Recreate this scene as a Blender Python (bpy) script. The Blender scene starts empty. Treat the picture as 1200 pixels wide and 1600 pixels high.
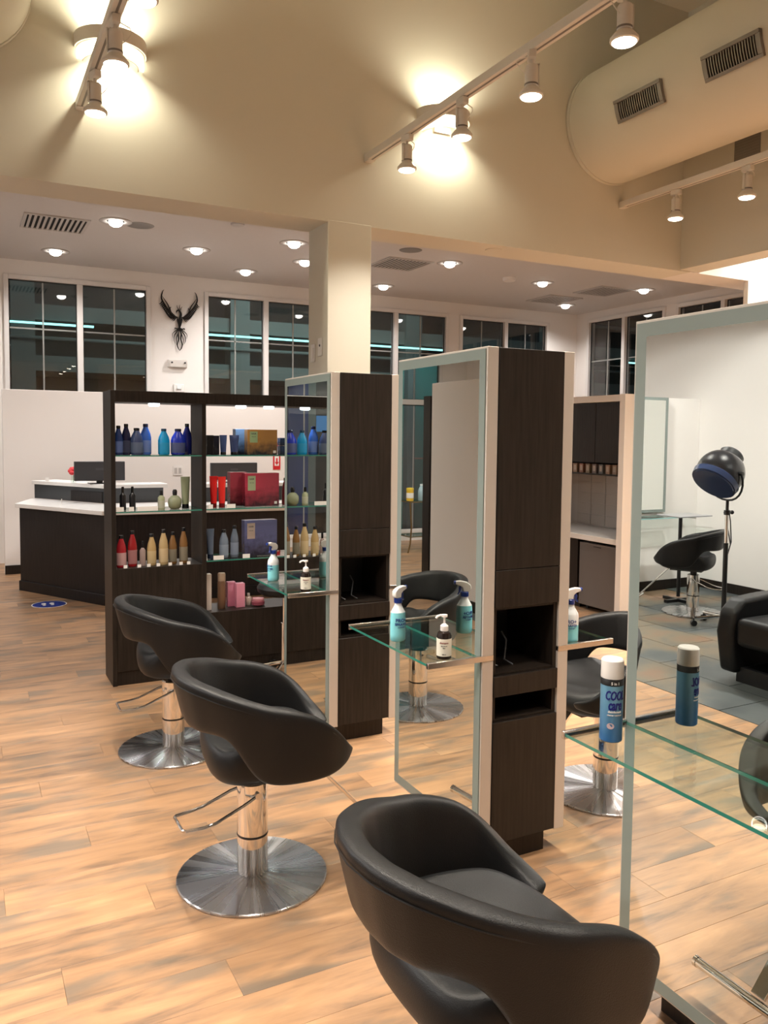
import bpy, bmesh, math, random
from mathutils import Vector, Matrix
random.seed(7)
PI = math.pi
sc = bpy.context.scene
COL = sc.collection

# ---------------------------------------------------------------- camera
def camera():
    yaw, pitch, roll, f = .47776, .061548, -.0100726, 1272.1
    cy_, sy = math.cos(yaw), math.sin(yaw); cp, sp = math.cos(pitch), math.sin(pitch)
    fwd = Vector((sy*cp, cy_*cp, -sp)); right = Vector((cy_, -sy, 0)); down = fwd.cross(right)
    c, s = math.cos(roll), math.sin(roll)
    r2 = right*c + down*s; d2 = down*c - right*s
    cam = bpy.data.cameras.new('camera'); o = bpy.data.objects.new('camera', cam); COL.objects.link(o)
    m = Matrix((r2, -d2, -fwd)).transposed().to_4x4(); m.translation = (0, 0, 1.6)
    o.matrix_world = m
    cam.sensor_fit = 'VERTICAL'; cam.sensor_height = 36; cam.sensor_width = 27
    cam.lens = f/1600*36
    cam.shift_y = -(800-759.65)/1600
    cam.clip_start = .05; cam.clip_end = 200
    sc.camera = o
camera()
# ---------------------------------------------------------------- world, view
w = bpy.data.worlds.new('world'); sc.world = w; w.use_nodes = True
w.node_tree.nodes['Background'].inputs[0].default_value = (.012, .02, .03, 1)
w.node_tree.nodes['Background'].inputs[1].default_value = 1.0
sc.view_settings.view_transform = 'Standard'; sc.view_settings.look = 'None'
sc.view_settings.gamma = 1; sc.view_settings.use_curve_mapping = False
sc.view_settings.exposure = 0.12
sc.cycles.use_denoising = True
sc.cycles.max_bounces = 9; sc.cycles.diffuse_bounces = 4; sc.cycles.glossy_bounces = 5
sc.cycles.transparent_max_bounces = 16; sc.cycles.transmission_bounces = 4
sc.cycles.caustics_reflective = False; sc.cycles.caustics_refractive = False
sc.cycles.sample_clamp_indirect = 4
WARM = (1.0, .91, .79); SOFT = (1.0, .95, .91)
W_TRACK, W_DOWN, W_SCONCE = 63, 94, 30

def lamp(kind, loc, power, color, parent=None, size=.05, spot=None, blend=.6, rot=None, name='lamp_light'):
    l = bpy.data.lights.new(name, kind); l.energy = power; l.color = color
    if kind == 'AREA': l.size = size
    else: l.shadow_soft_size = size
    if spot: l.spot_size = math.radians(spot); l.spot_blend = blend
    o = bpy.data.objects.new(name, l); COL.objects.link(o); o.location = loc
    if rot: o.rotation_euler = rot
    if parent: o.parent = parent
    return o

# ---------------------------------------------------------------- materials
def nt(name):
    m = bpy.data.materials.new(name); m.use_nodes = True
    n = m.node_tree.nodes; b = n['Principled BSDF']
    return m, n, m.node_tree.links, b
def plain(name, col, rough=.5, metal=0, noise=0, nscale=20, bump=0, bscale=200, spec=None, coat=0, emit=None, es=0):
    m, n, l, b = nt(name)
    b.inputs['Base Color'].default_value = (*col, 1); b.inputs['Roughness'].default_value = rough
    b.inputs['Metallic'].default_value = metal
    if spec is not None: b.inputs['Specular IOR Level'].default_value = spec
    if coat: b.inputs['Coat Weight'].default_value = coat; b.inputs['Coat Roughness'].default_value = .08
    if emit: b.inputs['Emission Color'].default_value = (*emit, 1); b.inputs['Emission Strength'].default_value = es
    tc = n.new('ShaderNodeTexCoord')
    if noise:
        t = n.new('ShaderNodeTexNoise'); t.inputs['Scale'].default_value = nscale; t.inputs['Detail'].default_value = 3
        l.new(tc.outputs['Object'], t.inputs['Vector'])
        mx = n.new('ShaderNodeMixRGB'); mx.inputs[1].default_value = (*[c*(1-noise) for c in col], 1)
        mx.inputs[2].default_value = (*[min(1, c*(1+noise)) for c in col], 1)
        l.new(t.outputs['Fac'], mx.inputs[0]); l.new(mx.outputs[0], b.inputs['Base Color'])
    if bump:
        t = n.new('ShaderNodeTexNoise'); t.inputs['Scale'].default_value = bscale; t.inputs['Detail'].default_value = 2
        l.new(tc.outputs['Object'], t.inputs['Vector'])
        bp = n.new('ShaderNodeBump'); bp.inputs['Strength'].default_value = bump; bp.inputs['Distance'].default_value = .002
        l.new(t.outputs['Fac'], bp.inputs['Height']); l.new(bp.outputs[0], b.inputs['Normal'])
    return m
def emis(name, col, s):
    m = bpy.data.materials.new(name); m.use_nodes = True; n = m.node_tree.nodes; n.clear()
    e = n.new('ShaderNodeEmission'); e.inputs[0].default_value = (*col, 1); e.inputs[1].default_value = s
    o = n.new('ShaderNodeOutputMaterial'); m.node_tree.links.new(e.outputs[0], o.inputs[0]); return m
def glass(name, tint, ior=1.5, rough=0.0, boost=1.0):
    m = bpy.data.materials.new(name); m.use_nodes = True; n = m.node_tree.nodes; l = m.node_tree.links; n.clear()
    t = n.new('ShaderNodeBsdfTransparent'); t.inputs[0].default_value = (*tint, 1)
    g = n.new('ShaderNodeBsdfGlossy'); g.inputs['Roughness'].default_value = rough
    f = n.new('ShaderNodeFresnel'); f.inputs[0].default_value = ior
    # the same value whichever side of the pane the ray meets
    ge = n.new('ShaderNodeNewGeometry'); mi = n.new('ShaderNodeMath'); mi.operation = 'MULTIPLY'; mi.inputs[1].default_value = boost
    iv = n.new('ShaderNodeMix'); iv.data_type = 'FLOAT'; iv.inputs[2].default_value = ior; iv.inputs[3].default_value = 1/ior
    l.new(ge.outputs['Backfacing'], iv.inputs[0])
    f2 = n.new('ShaderNodeFresnel'); l.new(ior_sock(n, l, ior, ge), f2.inputs[0])
    l.new(f2.outputs[0], mi.inputs[0])
    x = n.new('ShaderNodeMixShader'); l.new(mi.outputs[0], x.inputs[0]); l.new(t.outputs[0], x.inputs[1]); l.new(g.outputs[0], x.inputs[2])
    o = n.new('ShaderNodeOutputMaterial'); l.new(x.outputs[0], o.inputs[0]); return m
def ior_sock(n, l, ior, ge):
    # Cycles inverts the index on back faces, so cancel it: the pane is thin
    k = n.new('ShaderNodeMix'); k.data_type = 'FLOAT'; k.inputs[2].default_value = ior; k.inputs[3].default_value = 1/ior
    l.new(ge.outputs['Backfacing'], k.inputs[0]); return k.outputs[0]
def wood_dark(name, c1, c2, sc_=(30, 30, 1.6), rough=.42):
    m, n, l, b = nt(name)
    tc = n.new('ShaderNodeTexCoord'); mp = n.new('ShaderNodeMapping'); mp.inputs['Scale'].default_value = sc_
    l.new(tc.outputs['Object'], mp.inputs[0])
    t = n.new('ShaderNodeTexNoise'); t.inputs['Scale'].default_value = 3; t.inputs['Detail'].default_value = 5
    l.new(mp.outputs[0], t.inputs['Vector'])
    r = n.new('ShaderNodeValToRGB'); r.color_ramp.elements[0].position = .3; r.color_ramp.elements[1].position = .75
    r.color_ramp.elements[0].color = (*c1, 1); r.color_ramp.elements[1].color = (*c2, 1)
    l.new(t.outputs['Fac'], r.inputs[0]); l.new(r.outputs[0], b.inputs['Base Color'])
    b.inputs['Roughness'].default_value = rough; b.inputs['Specular IOR Level'].default_value = .28
    return m
def floor_wood():
    m, n, l, b = nt('oak_vinyl_plank')
    ge = n.new('ShaderNodeNewGeometry'); sp = n.new('ShaderNodeSeparateXYZ'); l.new(ge.outputs['Position'], sp.inputs[0])
    def M(op, a, b_=None):
        k = n.new('ShaderNodeMath'); k.operation = op
        for i, v in enumerate((a, b_)):
            if v is None: continue
            if isinstance(v, (int, float)): k.inputs[i].default_value = v
            else: l.new(v, k.inputs[i])
        return k.outputs[0]
    row = M('FLOOR', M('DIVIDE', sp.outputs['Y'], PW))
    off = M('FRACT', M('MULTIPLY', row, .37))
    colm = M('FLOOR', M('ADD', M('DIVIDE', sp.outputs['X'], PL), off))
    cb = n.new('ShaderNodeCombineXYZ'); l.new(row, cb.inputs[0]); l.new(colm, cb.inputs[1])
    wn = n.new('ShaderNodeTexWhiteNoise'); wn.noise_dimensions = '2D'; l.new(cb.outputs[0], wn.inputs['Vector'])
    ad = n.new('ShaderNodeVectorMath'); ad.operation = 'MULTIPLY_ADD'
    l.new(wn.outputs['Color'], ad.inputs[0]); ad.inputs[1].default_value = (17, 23, 5); l.new(ge.outputs['Position'], ad.inputs[2])
    mp = n.new('ShaderNodeMapping'); mp.inputs['Scale'].default_value = (1.3, 9, 1); l.new(ad.outputs[0], mp.inputs[0])
    t = n.new('ShaderNodeTexNoise'); t.inputs['Scale'].default_value = 1.5; t.inputs['Detail'].default_value = 7; t.inputs['Roughness'].default_value = .6
    t.inputs['Distortion'].default_value = .5
    l.new(mp.outputs[0], t.inputs['Vector'])
    r = n.new('ShaderNodeValToRGB'); e = r.color_ramp.elements
    e[0].position = .26; e[0].color = (.10, .068, .046, 1); e[1].position = .74; e[1].color = (.52, .31, .165, 1)
    k = e.new(.38); k.color = (.24, .145, .085, 1); k = e.new(.47); k.color = (.345, .198, .106, 1); k = e.new(.60); k.color = (.42, .24, .125, 1)
    l.new(t.outputs['Fac'], r.inputs[0])
    # grey weathered patches and a few knots
    mp2 = n.new('ShaderNodeMapping'); mp2.inputs['Scale'].default_value = (2.2, 7, 1); l.new(ad.outputs[0], mp2.inputs[0])
    t2 = n.new('ShaderNodeTexNoise'); t2.inputs['Scale'].default_value = 1.1; t2.inputs['Detail'].default_value = 4; l.new(mp2.outputs[0], t2.inputs['Vector'])
    r2 = n.new('ShaderNodeValToRGB'); r2.color_ramp.elements[0].position = .52; r2.color_ramp.elements[1].position = .66
    r2.color_ramp.elements[0].color = (0, 0, 0, 1); r2.color_ramp.elements[1].color = (.75, .75, .75, 1)
    l.new(t2.outputs['Fac'], r2.inputs[0])
    mx = n.new('ShaderNodeMixRGB'); l.new(r2.outputs[0], mx.inputs[0]); l.new(r.outputs[0], mx.inputs[1]); mx.inputs[2].default_value = (.17, .135, .10, 1)
    hv = n.new('ShaderNodeHueSaturation'); l.new(mx.outputs[0], hv.inputs['Color'])
    l.new(M('ADD', M('MULTIPLY', wn.outputs['Value'], .26), .86), hv.inputs['Value'])
    l.new(hv.outputs[0], b.inputs['Base Color'])
    # fine grain
    mp3 = n.new('ShaderNodeMapping'); mp3.inputs['Scale'].default_value = (6, 160, 1); l.new(ad.outputs[0], mp3.inputs[0])
    t3 = n.new('ShaderNodeTexNoise'); t3.inputs['Scale'].default_value = 1; l.new(mp3.outputs[0], t3.inputs['Vector'])
    bp = n.new('ShaderNodeBump'); bp.inputs['Strength'].default_value = .25; bp.inputs['Distance'].default_value = .001
    l.new(t3.outputs['Fac'], bp.inputs['Height']); l.new(bp.outputs[0], b.inputs['Normal'])
    b.inputs['Roughness'].default_value = .38
    return m
PW, PL = .18, 1.22
def slate():
    m, n, l, b = nt('slate_tile')
    tc = n.new('ShaderNodeNewGeometry'); t = n.new('ShaderNodeTexNoise'); t.inputs['Scale'].default_value = 1.4; t.inputs['Detail'].default_value = 6
    l.new(tc.outputs['Position'], t.inputs['Vector'])
    r = n.new('ShaderNodeValToRGB'); e = r.color_ramp.elements
    e[0].position = .3; e[0].color = (.035, .042, .045, 1); e[1].position = .72; e[1].color = (.23, .10, .05, 1)
    k = e.new(.46); k.color = (.075, .085, .085, 1); k = e.new(.57); k.color = (.16, .13, .09, 1)
    l.new(t.outputs['Fac'], r.inputs[0]); l.new(r.outputs[0], b.inputs['Base Color']); b.inputs['Roughness'].default_value = .45
    return m
def radial_steel():
    m, n, l, b = nt('radial_brushed_steel')
    b.inputs['Base Color'].default_value = (.50, .50, .52, 1); b.inputs['Metallic'].default_value = 1
    b.inputs['Roughness'].default_value = .22; b.inputs['Anisotropic'].default_value = .92; b.inputs['Anisotropic Rotation'].default_value = .25
    tg = n.new('ShaderNodeTangent'); tg.direction_type = 'RADIAL'; tg.axis = 'Z'
    l.new(tg.outputs[0], b.inputs['Tangent'])
    tc = n.new('ShaderNodeTexCoord'); gr = n.new('ShaderNodeTexGradient'); gr.gradient_type = 'RADIAL'; l.new(tc.outputs['Object'], gr.inputs[0])
    t = n.new('ShaderNodeTexNoise'); t.noise_dimensions = '1D'; t.inputs['Scale'].default_value = 38; t.inputs['Detail'].default_value = 3
    l.new(gr.outputs['Fac'], t.inputs['W'])
    r = n.new('ShaderNodeMapRange'); r.inputs[3].default_value = .16; r.inputs[4].default_value = .40; l.new(t.outputs['Fac'], r.inputs[0])
    l.new(r.outputs[0], b.inputs['Roughness'])
    return m
def backdrop_paint(name, c1, c2):   # streaky concrete
    m, n, l, b = nt(name)
    tc = n.new('ShaderNodeTexCoord'); mp = n.new('ShaderNodeMapping'); mp.inputs['Scale'].default_value = (.3, 1, 1.5); l.new(tc.outputs['Object'], mp.inputs[0])
    t = n.new('ShaderNodeTexNoise'); t.inputs['Scale'].default_value = 1; l.new(mp.outputs[0], t.inputs['Vector'])
    mx = n.new('ShaderNodeMixRGB'); mx.inputs[1].default_value = (*c1, 1); mx.inputs[2].default_value = (*c2, 1)
    l.new(t.outputs['Fac'], mx.inputs[0]); l.new(mx.outputs[0], b.inputs['Base Color']); b.inputs['Roughness'].default_value = .8
    return m

M_WHITE = plain('white_wall_paint', (.80, .77, .74), .7, noise=.015, nscale=3)
M_CREAM = plain('cream_wall_paint', (.66, .635, .545), .75, noise=.02, nscale=2)
M_CEIL = plain('grey_white_ceiling_paint', (.60, .585, .575), .8, noise=.02)
M_TRIMW = plain('white_window_frame', (.72, .70, .68), .45)
M_DARK = wood_dark('wenge_laminate', (.009, .0064, .0048), (.024, .0175, .0135))
M_DARK2 = wood_dark('desk_laminate', (.010, .009, .0095), (.022, .018, .018))
M_NICHE = plain('black_niche_lining', (.006, .006, .006), .6)
M_SILVER = plain('pale_aluminium_trim', (.56, .51, .46), .45, metal=.25)
M_FROST = plain('frosted_glass_border', (.19, .23, .215), .35, metal=.0, spec=.6)
M_MIRROR = plain('mirror_silvering', (.86, .90, .87), .0, metal=1)
M_CHROME = plain('polished_chrome', (.80, .78, .76), .06, metal=1)
M_STEELB = plain('brushed_nickel', (.66, .63, .60), .22, metal=1)
M_DISC = radial_steel()
M_LEATH = plain('black_vinyl_upholstery', (.0055, .0056, .0062), .42, spec=.32, bump=.35, bscale=420)
M_LEATH2 = plain('charcoal_vinyl_upholstery', (.009, .0094, .0102), .46, spec=.30, bump=.3, bscale=420)
M_GLASS = glass('shelf_glass', (.90, .965, .94), 1.5)
M_GEDGE = plain('glass_green_edge', (.035, .20, .15), .1, spec=.8)
M_PANE = glass('window_glass', (.93, .95, .95), 1.52, boost=1.7)
M_FLOOR = floor_wood()
M_SLATE = slate()
M_SUB = plain('floor_underlay', (.16, .10, .06), .8)
M_COUNTER = plain('white_quartz', (.78, .77, .75), .25, noise=.03, nscale=60)
M_BLACK = plain('black_plastic', (.008, .008, .009), .35)
M_GREYP = plain('dark_grey_plastic', (.035, .037, .042), .4)
M_WPL = plain('white_plastic', (.82, .80, .77), .35)
M_FIXT = plain('white_fixture_enamel', (.70, .66, .60), .35)
M_TRANSW = plain('milky_bottle_plastic', (.80, .84, .86), .25)
M_TEALL = plain('teal_liquid', (.26, .72, .80), .2)
M_NAVY = plain('navy_plastic', (.01, .035, .22), .3)
M_BULB = emis('lamp_glow', (1, .88, .70), 14)
M_BULBW = emis('downlight_glow', (1, .93, .86), 12)
M_PUCK = emis('puck_light_glow', (.85, .93, 1), 12)
M_LEDT = emis('teal_led_strip', (.35, .95, .92), 2.2)
M_LEDW = emis('garage_tube', (.9, 1, .95), 2.5)
M_ART = plain('black_wrought_metal', (.01, .009, .009), .4, metal=.4)
M_GRILL = plain('grey_metal_register', (.22, .20, .18), .45, metal=.4)
M_GRILLW = plain('white_metal_diffuser', (.5, .48, .46), .5)
M_VOID = plain('duct_void', (.01, .01, .01), .9)

# ---------------------------------------------------------------- mesh builder
class MB:
    def __init__(s): s.v = []; s.f = []; s.m = []; s.mi = 0
    def box(s, a, b):
        n = len(s.v); x0, y0, z0 = a; x1, y1, z1 = b
        if x0 > x1: x0, x1 = x1, x0
        if y0 > y1: y0, y1 = y1, y0
        if z0 > z1: z0, z1 = z1, z0
        s.v += [(x0,y0,z0),(x1,y0,z0),(x1,y1,z0),(x0,y1,z0),(x0,y0,z1),(x1,y0,z1),(x1,y1,z1),(x0,y1,z1)]
        for q in ((0,3,2,1),(4,5,6,7),(0,1,5,4),(1,2,6,5),(2,3,7,6),(3,0,4,7)):
            s.f.append([n+i for i in q]); s.m.append(s.mi)
        return s
    def prism(s, poly, z0, z1):
        n = len(s.v); k = len(poly)
        ar = sum(poly[i][0]*poly[(i+1)%k][1]-poly[(i+1)%k][0]*poly[i][1] for i in range(k))
        if ar < 0: poly = poly[::-1]
        s.v += [(x, y, z0) for x, y in poly] + [(x, y, z1) for x, y in poly]
        s.f.append([n+i for i in range(k)][::-1]); s.f.append([n+k+i for i in range(k)]); s.m += [s.mi]*2
        for i in range(k):
            j = (i+1) % k; s.f.append([n+i, n+j, n+k+j, n+k+i]); s.m.append(s.mi)
        return s
    def rings(s, rings, cap=True, closed=True):
        n = len(s.v); k = len(rings[0])
        for r in rings: s.v += [tuple(p) for p in r]
        for a in range(len(rings)-1):
            for i in range(k if closed else k-1):
                j = (i+1) % k
                s.f.append([n+a*k+i, n+a*k+j, n+(a+1)*k+j, n+(a+1)*k+i]); s.m.append(s.mi)
        if cap:
            s.f.append([n+i for i in range(k)][::-1]); s.f.append([n+(len(rings)-1)*k+i for i in range(k)]); s.m += [s.mi]*2
        return s
    def lathe(s, prof, c=(0,0,0), seg=24, sx=1, sy=1):
        return s.rings([[(c[0]+r*sx*math.cos(2*PI*i/seg), c[1]+r*sy*math.sin(2*PI*i/seg), c[2]+z) for i in range(seg)] for r, z in prof])
    def cyl(s, p0, p1, r, r2=None, seg=16):
        p0, p1 = Vector(p0), Vector(p1); d = (p1-p0).normalized()
        a = d.orthogonal().normalized(); b = d.cross(a); r2 = r if r2 is None else r2
        return s.rings([[p+(a*math.cos(2*PI*i/seg)+b*math.sin(2*PI*i/seg))*q for i in range(seg)] for p, q in ((p0, r), (p1, r2))])
    def tube(s, pts, r, seg=8, closed=False):
        P = [Vector(p) for p in pts]; R = []; a = None
        for i, p in enumerate(P):
            if closed: d = (P[(i+1) % len(P)]-P[i-1])
            else: d = P[min(i+1, len(P)-1)]-P[max(i-1, 0)]
            d.normalize()
            a = (d.orthogonal() if a is None else a-d*a.dot(d)).normalized(); b = d.cross(a)
            q = r[i] if isinstance(r, (list, tuple)) else r
            R.append([p+(a*math.cos(2*PI*k/seg)+b*math.sin(2*PI*k/seg))*q for k in range(seg)])
        if closed: R.append(R[0])
        return s.rings(R, cap=not closed)
    def ball(s, c, r, seg=20, n=12, sz=1, z0=-1, z1=1):
        pr = []
        for i in range(n+1):
            t = z0+(z1-z0)*i/n; a = t*PI/2
            pr.append((max(r*math.cos(a), .0004), r*sz*math.sin(a)))
        return s.lathe(pr, c, seg)
    def xform(s, m, start=0):
        for i in range(start, len(s.v)): s.v[i] = tuple(m @ Vector(s.v[i]))
        return s

def build(name, mb, mats, parent=None, loc=None, bevel=0, smooth=35, sub=0, bseg=2):
    me = bpy.data.meshes.new(name); me.from_pydata([tuple(v) for v in mb.v], [], mb.f)
    mats = mats if isinstance(mats, (list, tuple)) else [mats]
    for m in mats: me.materials.append(m)
    if len(mats) > 1: me.polygons.foreach_set('material_index', mb.m)
    if smooth:
        me.shade_smooth()
        if smooth < 180: me.set_sharp_from_angle(angle=math.radians(smooth))
    me.update()
    o = bpy.data.objects.new(name, me); COL.objects.link(o)
    if loc: o.location = loc
    if parent: o.parent = parent
    if bevel:
        b = o.modifiers.new('bevel', 'BEVEL'); b.width = bevel; b.segments = bseg; b.limit_method = 'ANGLE'; b.harden_normals = False
    if sub:
        b = o.modifiers.new('subsurf', 'SUBSURF'); b.levels = sub; b.render_levels = sub
    return o
def tag(o, label, cat, group=None):
    o['label'] = label; o['category'] = cat
    if group: o['group'] = group
    return o
def thing(name, label, cat, loc=(0,0,0), rz=0, group=None):
    o = bpy.data.objects.new(name, None); COL.objects.link(o); o.location = loc; o.rotation_euler = (0, 0, rz)
    o.empty_display_size = .1
    return tag(o, label, cat, group)
def struct(name, mb, mat, parent=None, **k):
    o = build(name, mb, mat, parent, **k)
    if not parent: o['kind'] = 'structure'
    return o
def sthing(name, loc=(0,0,0)):
    o = bpy.data.objects.new(name, None); COL.objects.link(o); o.location = loc; o['kind'] = 'structure'; o.empty_display_size = .1
    return o
def dup(root, loc, rz=0, label=None, group=None):
    def cp(o, par):
        c = o.copy(); COL.objects.link(c); c.parent = par
        for ch in o.children: cp(ch, c)
        return c
    r = cp(root, None); r.location = loc; r.rotation_euler = (0, 0, rz)
    if label: r['label'] = label
    if group: r['group'] = group
    return r
def glyphs(text, size, extrude=.0006, font_shear=0):
    cu = bpy.data.curves.new('t', 'FONT'); cu.body = text; cu.size = size; cu.extrude = extrude; cu.align_x = 'CENTER'; cu.resolution_u = 2
    cu.shear = font_shear; cu.offset = size*.02
    o = bpy.data.objects.new('t', cu); COL.objects.link(o)
    dg = bpy.context.evaluated_depsgraph_get(); me = bpy.data.meshes.new_from_object(o.evaluated_get(dg))
    v = [tuple(x.co) for x in me.vertices]; f = [list(p.vertices) for p in me.polygons]
    bpy.data.objects.remove(o); bpy.data.curves.remove(cu); bpy.data.meshes.remove(me)
    return v, f
def wrap_text(mb, text, size, R, z, ang, shear=0, xs=1):
    """lettering curved round a vertical cylinder of radius R, facing angle ang"""
    v, f = glyphs(text, size, .0004, shear); n = len(mb.v)
    for x, y, d in v:
        a = ang + x*xs/R
        mb.v.append(((R+d)*math.cos(a), (R+d)*math.sin(a), z+y))
    for p in f: mb.f.append([n+i for i in p]); mb.m.append(mb.mi)

# ================================================================ STRUCTURE
# ---- floor of planks
floor = sthing('floor')
build('floor_underlay', MB().box((-3.9, -3.1, -.06), (9.4, 11.0, -.006)), M_SUB, floor)
def plank_mesh(x0, x1):
    g = .0004; c = .0007; mb = MB()
    a = [(x0+g, g), (x1-g, g), (x1-g, PW-g), (x0+g, PW-g)]
    b = [(x0+g+c, g+c), (x1-g-c, g+c), (x1-g-c, PW-g-c), (x0+g+c, PW-g-c)]
    mb.rings([[(x, y, -.006) for x, y in a], [(x, y, -.0005) for x, y in a], [(x, y, 0) for x, y in b]])
    return mb
SLX, SLY = -.65, 6.28          # slate fills x<SLX, y<SLY
planks = []
r0, r1 = int(-3.0/PW)-1, int(10.9/PW)+1
for r in range(r0, r1):
    y = r*PW; off = (r*.37) % 1
    k = math.floor(-3.8/PL + off)
    while True:
        x0 = (k-off)*PL; x1 = x0+PL; k += 1
        if x0 > 9.3: break
        xa, xb = max(x0, -3.8), min(x1, 9.3)
        if y+PW/2 < SLY: xa = max(xa, SLX)
        if xb-xa < .02: continue
        planks.append((xa, xb, y))
def score(p):
    x, y = (p[0]+p[1])/2, p[2]+PW/2
    d = x*.46+y*.888; s = x*.888-y*.46
    vis = d > .8 and abs(s) < d*.52 and (y < 9 or x < 1.0)
    hid = (x > 2.0 and y > 6.0) or (x > .9 and y > 5.3)
    return (0 if vis and not hid else 1, d)
planks.sort(key=score)
pm = {}
rest = MB()
for i, (xa, xb, y) in enumerate(planks):
    if i < 290:
        L_ = round(xb-xa, 3)
        if L_ not in pm:
            me = bpy.data.meshes.new('floor_plank'); q = plank_mesh(0, L_); me.from_pydata(q.v, [], q.f); me.materials.append(M_FLOOR); pm[L_] = me
        o = bpy.data.objects.new('floor_plank', pm[L_]); COL.objects.link(o); o.location = (xa, y, 0); o.parent = floor
    else:
        q = plank_mesh(xa, xb); n = len(rest.v); rest.v += [(a, b+y, c) for a, b, c in q.v]; rest.f += [[n+i for i in f] for f in q.f]; rest.m += [0]*len(q.f)
o = build('distant_floor_planks', rest, M_FLOOR, floor, smooth=0); o['kind'] = 'stuff'
# ---- slate tiles of the room on the left (seen in the mirrors)
tm = None
for i in range(7):
    for j in range(16):
        TW, TL = .45, .6
        x = SLX-.003-(i+1)*TW; y = SLY-(j+1)*TL-(.3 if i % 2 else 0)
        if tm is None:
            q = MB().box((.003, .003, -.006), (TW-.003, TL-.003, .0008)); tm = bpy.data.meshes.new('slate_tile'); tm.from_pydata(q.v, [], q.f); tm.materials.append(M_SLATE)
        if y < -1.6: continue
        o = bpy.data.objects.new('slate_tile', tm); COL.objects.link(o); o.location = (x, y, 0); o.parent = floor

# ---- shell
ZC = 3.68; ZB = 2.945; YB = 4.80
struct('wall_left', MB().box((-3.95, -3.1, 0), (-3.8, 11.05, 5.0)), M_WHITE)
struct('wall_front', MB().box((-3.95, -3.2, 0), (9.45, -3.05, 5.0)), M_WHITE)
struct('ceiling_low', MB().box((-3.8, 5.08, ZC), (9.3, 11.0, ZC+.12)), M_CEIL)
struct('ceiling_high', MB().box((-3.95, -3.2, 4.95), (9.45, 5.12, 5.1)), M_CREAM)
# upper wall with beam underside
struct('wall_upper_back', MB().box((-3.8, YB, ZB), (5.25, YB+.32, 4.95)), M_CREAM)
struct('wall_bay_back', MB().box((5.25, YB, ZB), (9.3, YB+.32, 4.95)), M_WHITE)  # same wall continued; white instead of cream stands for its strong light
struct('wall_upper_right', MB().box((5.14, -3.05, 2.955), (5.36, YB, 4.95)), M_CREAM)
struct('column_front', MB().box((2.07, YB-.002, 0), (2.375, YB+.318, ZB+.01)), M_CREAM, bevel=.004)
struct('column_right', MB().box((5.94, YB-.002, 0), (6.60, YB+.045, ZB+.01)), M_WHITE, bevel=.004)

# ---- back wall with windows
WINS = [('window_1', .47, 2.2, 2.05), ('window_2', 2.905, 4.63, 2.05), ('window_3', 4.88, 6.74, 2.05), ('window_4', 6.94, 8.7, 2.05)]
def wall_with_holes(x0, x1, holes, y0, y1, ztop):
    mb = MB(); x = x0
    for a, b, z0, z1 in holes:
        mb.box((x, y0, 0), (a, y1, ztop))
        if z0 > 0: mb.box((a, y0, 0), (b, y1, z0))
        mb.box((a, y0, z1), (b, y1, ztop)); x = b
    mb.box((x, y0, 0), (x1, y1, ztop)); return mb
ZW = 3.50
holes = [(-3.35, .30, .0, ZW)] + [(a, b, z, ZW) for _, a, b, z in WINS]
struct('wall_back', wall_with_holes(-3.8, 9.45, holes, 10.9, 11.05, 3.8), M_WHITE)
def window(name, a, b, z0, z1, y, npane, mull=None, axis='x', X=None, hz=()):
    """aluminium window: frame, panes, thin muntins"""
    w_ = sthing(name, (a, y, z0) if axis == 'x' else (X, a, z0))
    Wd, H = b-a, z1-z0
    def bx(mb, u0, u1, d0, d1, w0, w1):
        if axis == 'x': mb.box((u0, d0, w0), (u1, d1, w1))
        else: mb.box((d0, u0, w0), (d1, u1, w1))
    t = .055; f = MB()
    bx(f, 0, t, -.03, .07, 0, H); bx(f, Wd-t, Wd, -.03, .07, 0, H); bx(f, t, Wd-t, -.03, .07, H-t, H); bx(f, t, Wd-t, -.03, .07, 0, t)
    build('window_frame', f, M_TRIMW, w_, bevel=.004)
    pw = (Wd-2*t-(npane-1)*.07)/npane
    for i in range(npane):
        u = t+i*(pw+.07)
        if i:
            m_ = MB(); bx(m_, u-.07, u, -.035, .07, t, H-t); build('mullion', m_, M_TRIMW, w_, bevel=.004)
        zs = [t]+[h-z0 for h in hz]+[H-t]
        for k in range(len(zs)-1):
            lo = zs[k]+(.04 if k else 0); hi = zs[k+1]-(.04 if k < len(zs)-2 else 0)
            g = MB(); bx(g, u, u+pw, .03, .038, lo, hi); build('pane', g, M_PANE, w_, smooth=0)
            r_ = MB(); bx(r_, u, u+pw, .022, .03, lo, lo+.008); bx(r_, u, u+.01, .018, .03, lo, hi); bx(r_, u+pw-.01, u+pw, .018, .03, lo, hi); bx(r_, u, u+pw, .018, .03, hi-.012, hi)
            build('gasket', r_, M_BLACK, w_, smooth=0)
            mt = MB(); bx(mt, u+pw/2-.009, u+pw/2+.009, .04, .05, lo, hi); build('muntin', mt, M_GRILLW, w_, smooth=0)
            if k == len(zs)-2:
                mt = MB(); bx(mt, u, u+pw, .04, .05, 2.87-z0-.009, 2.87-z0+.009); build('muntin', mt, M_GRILLW, w_, smooth=0)
        for h in hz:
            m_ = MB(); bx(m_, u, u+pw, -.03, .07, h-z0-.04, h-z0+.04); build('transom', m_, M_TRIMW, w_, bevel=.004)
    return w_
for nm, a, b, z in WINS: window(nm, a, b, z, ZW, 10.9, 2)
window('window_5', -3.35, .30, .12, ZW, 10.9, 4, hz=(2.12,))
struct('trim_1', MB().box((-3.35, 10.88, 0), (.30, 11.0, .12)), M_TRIMW)
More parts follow.
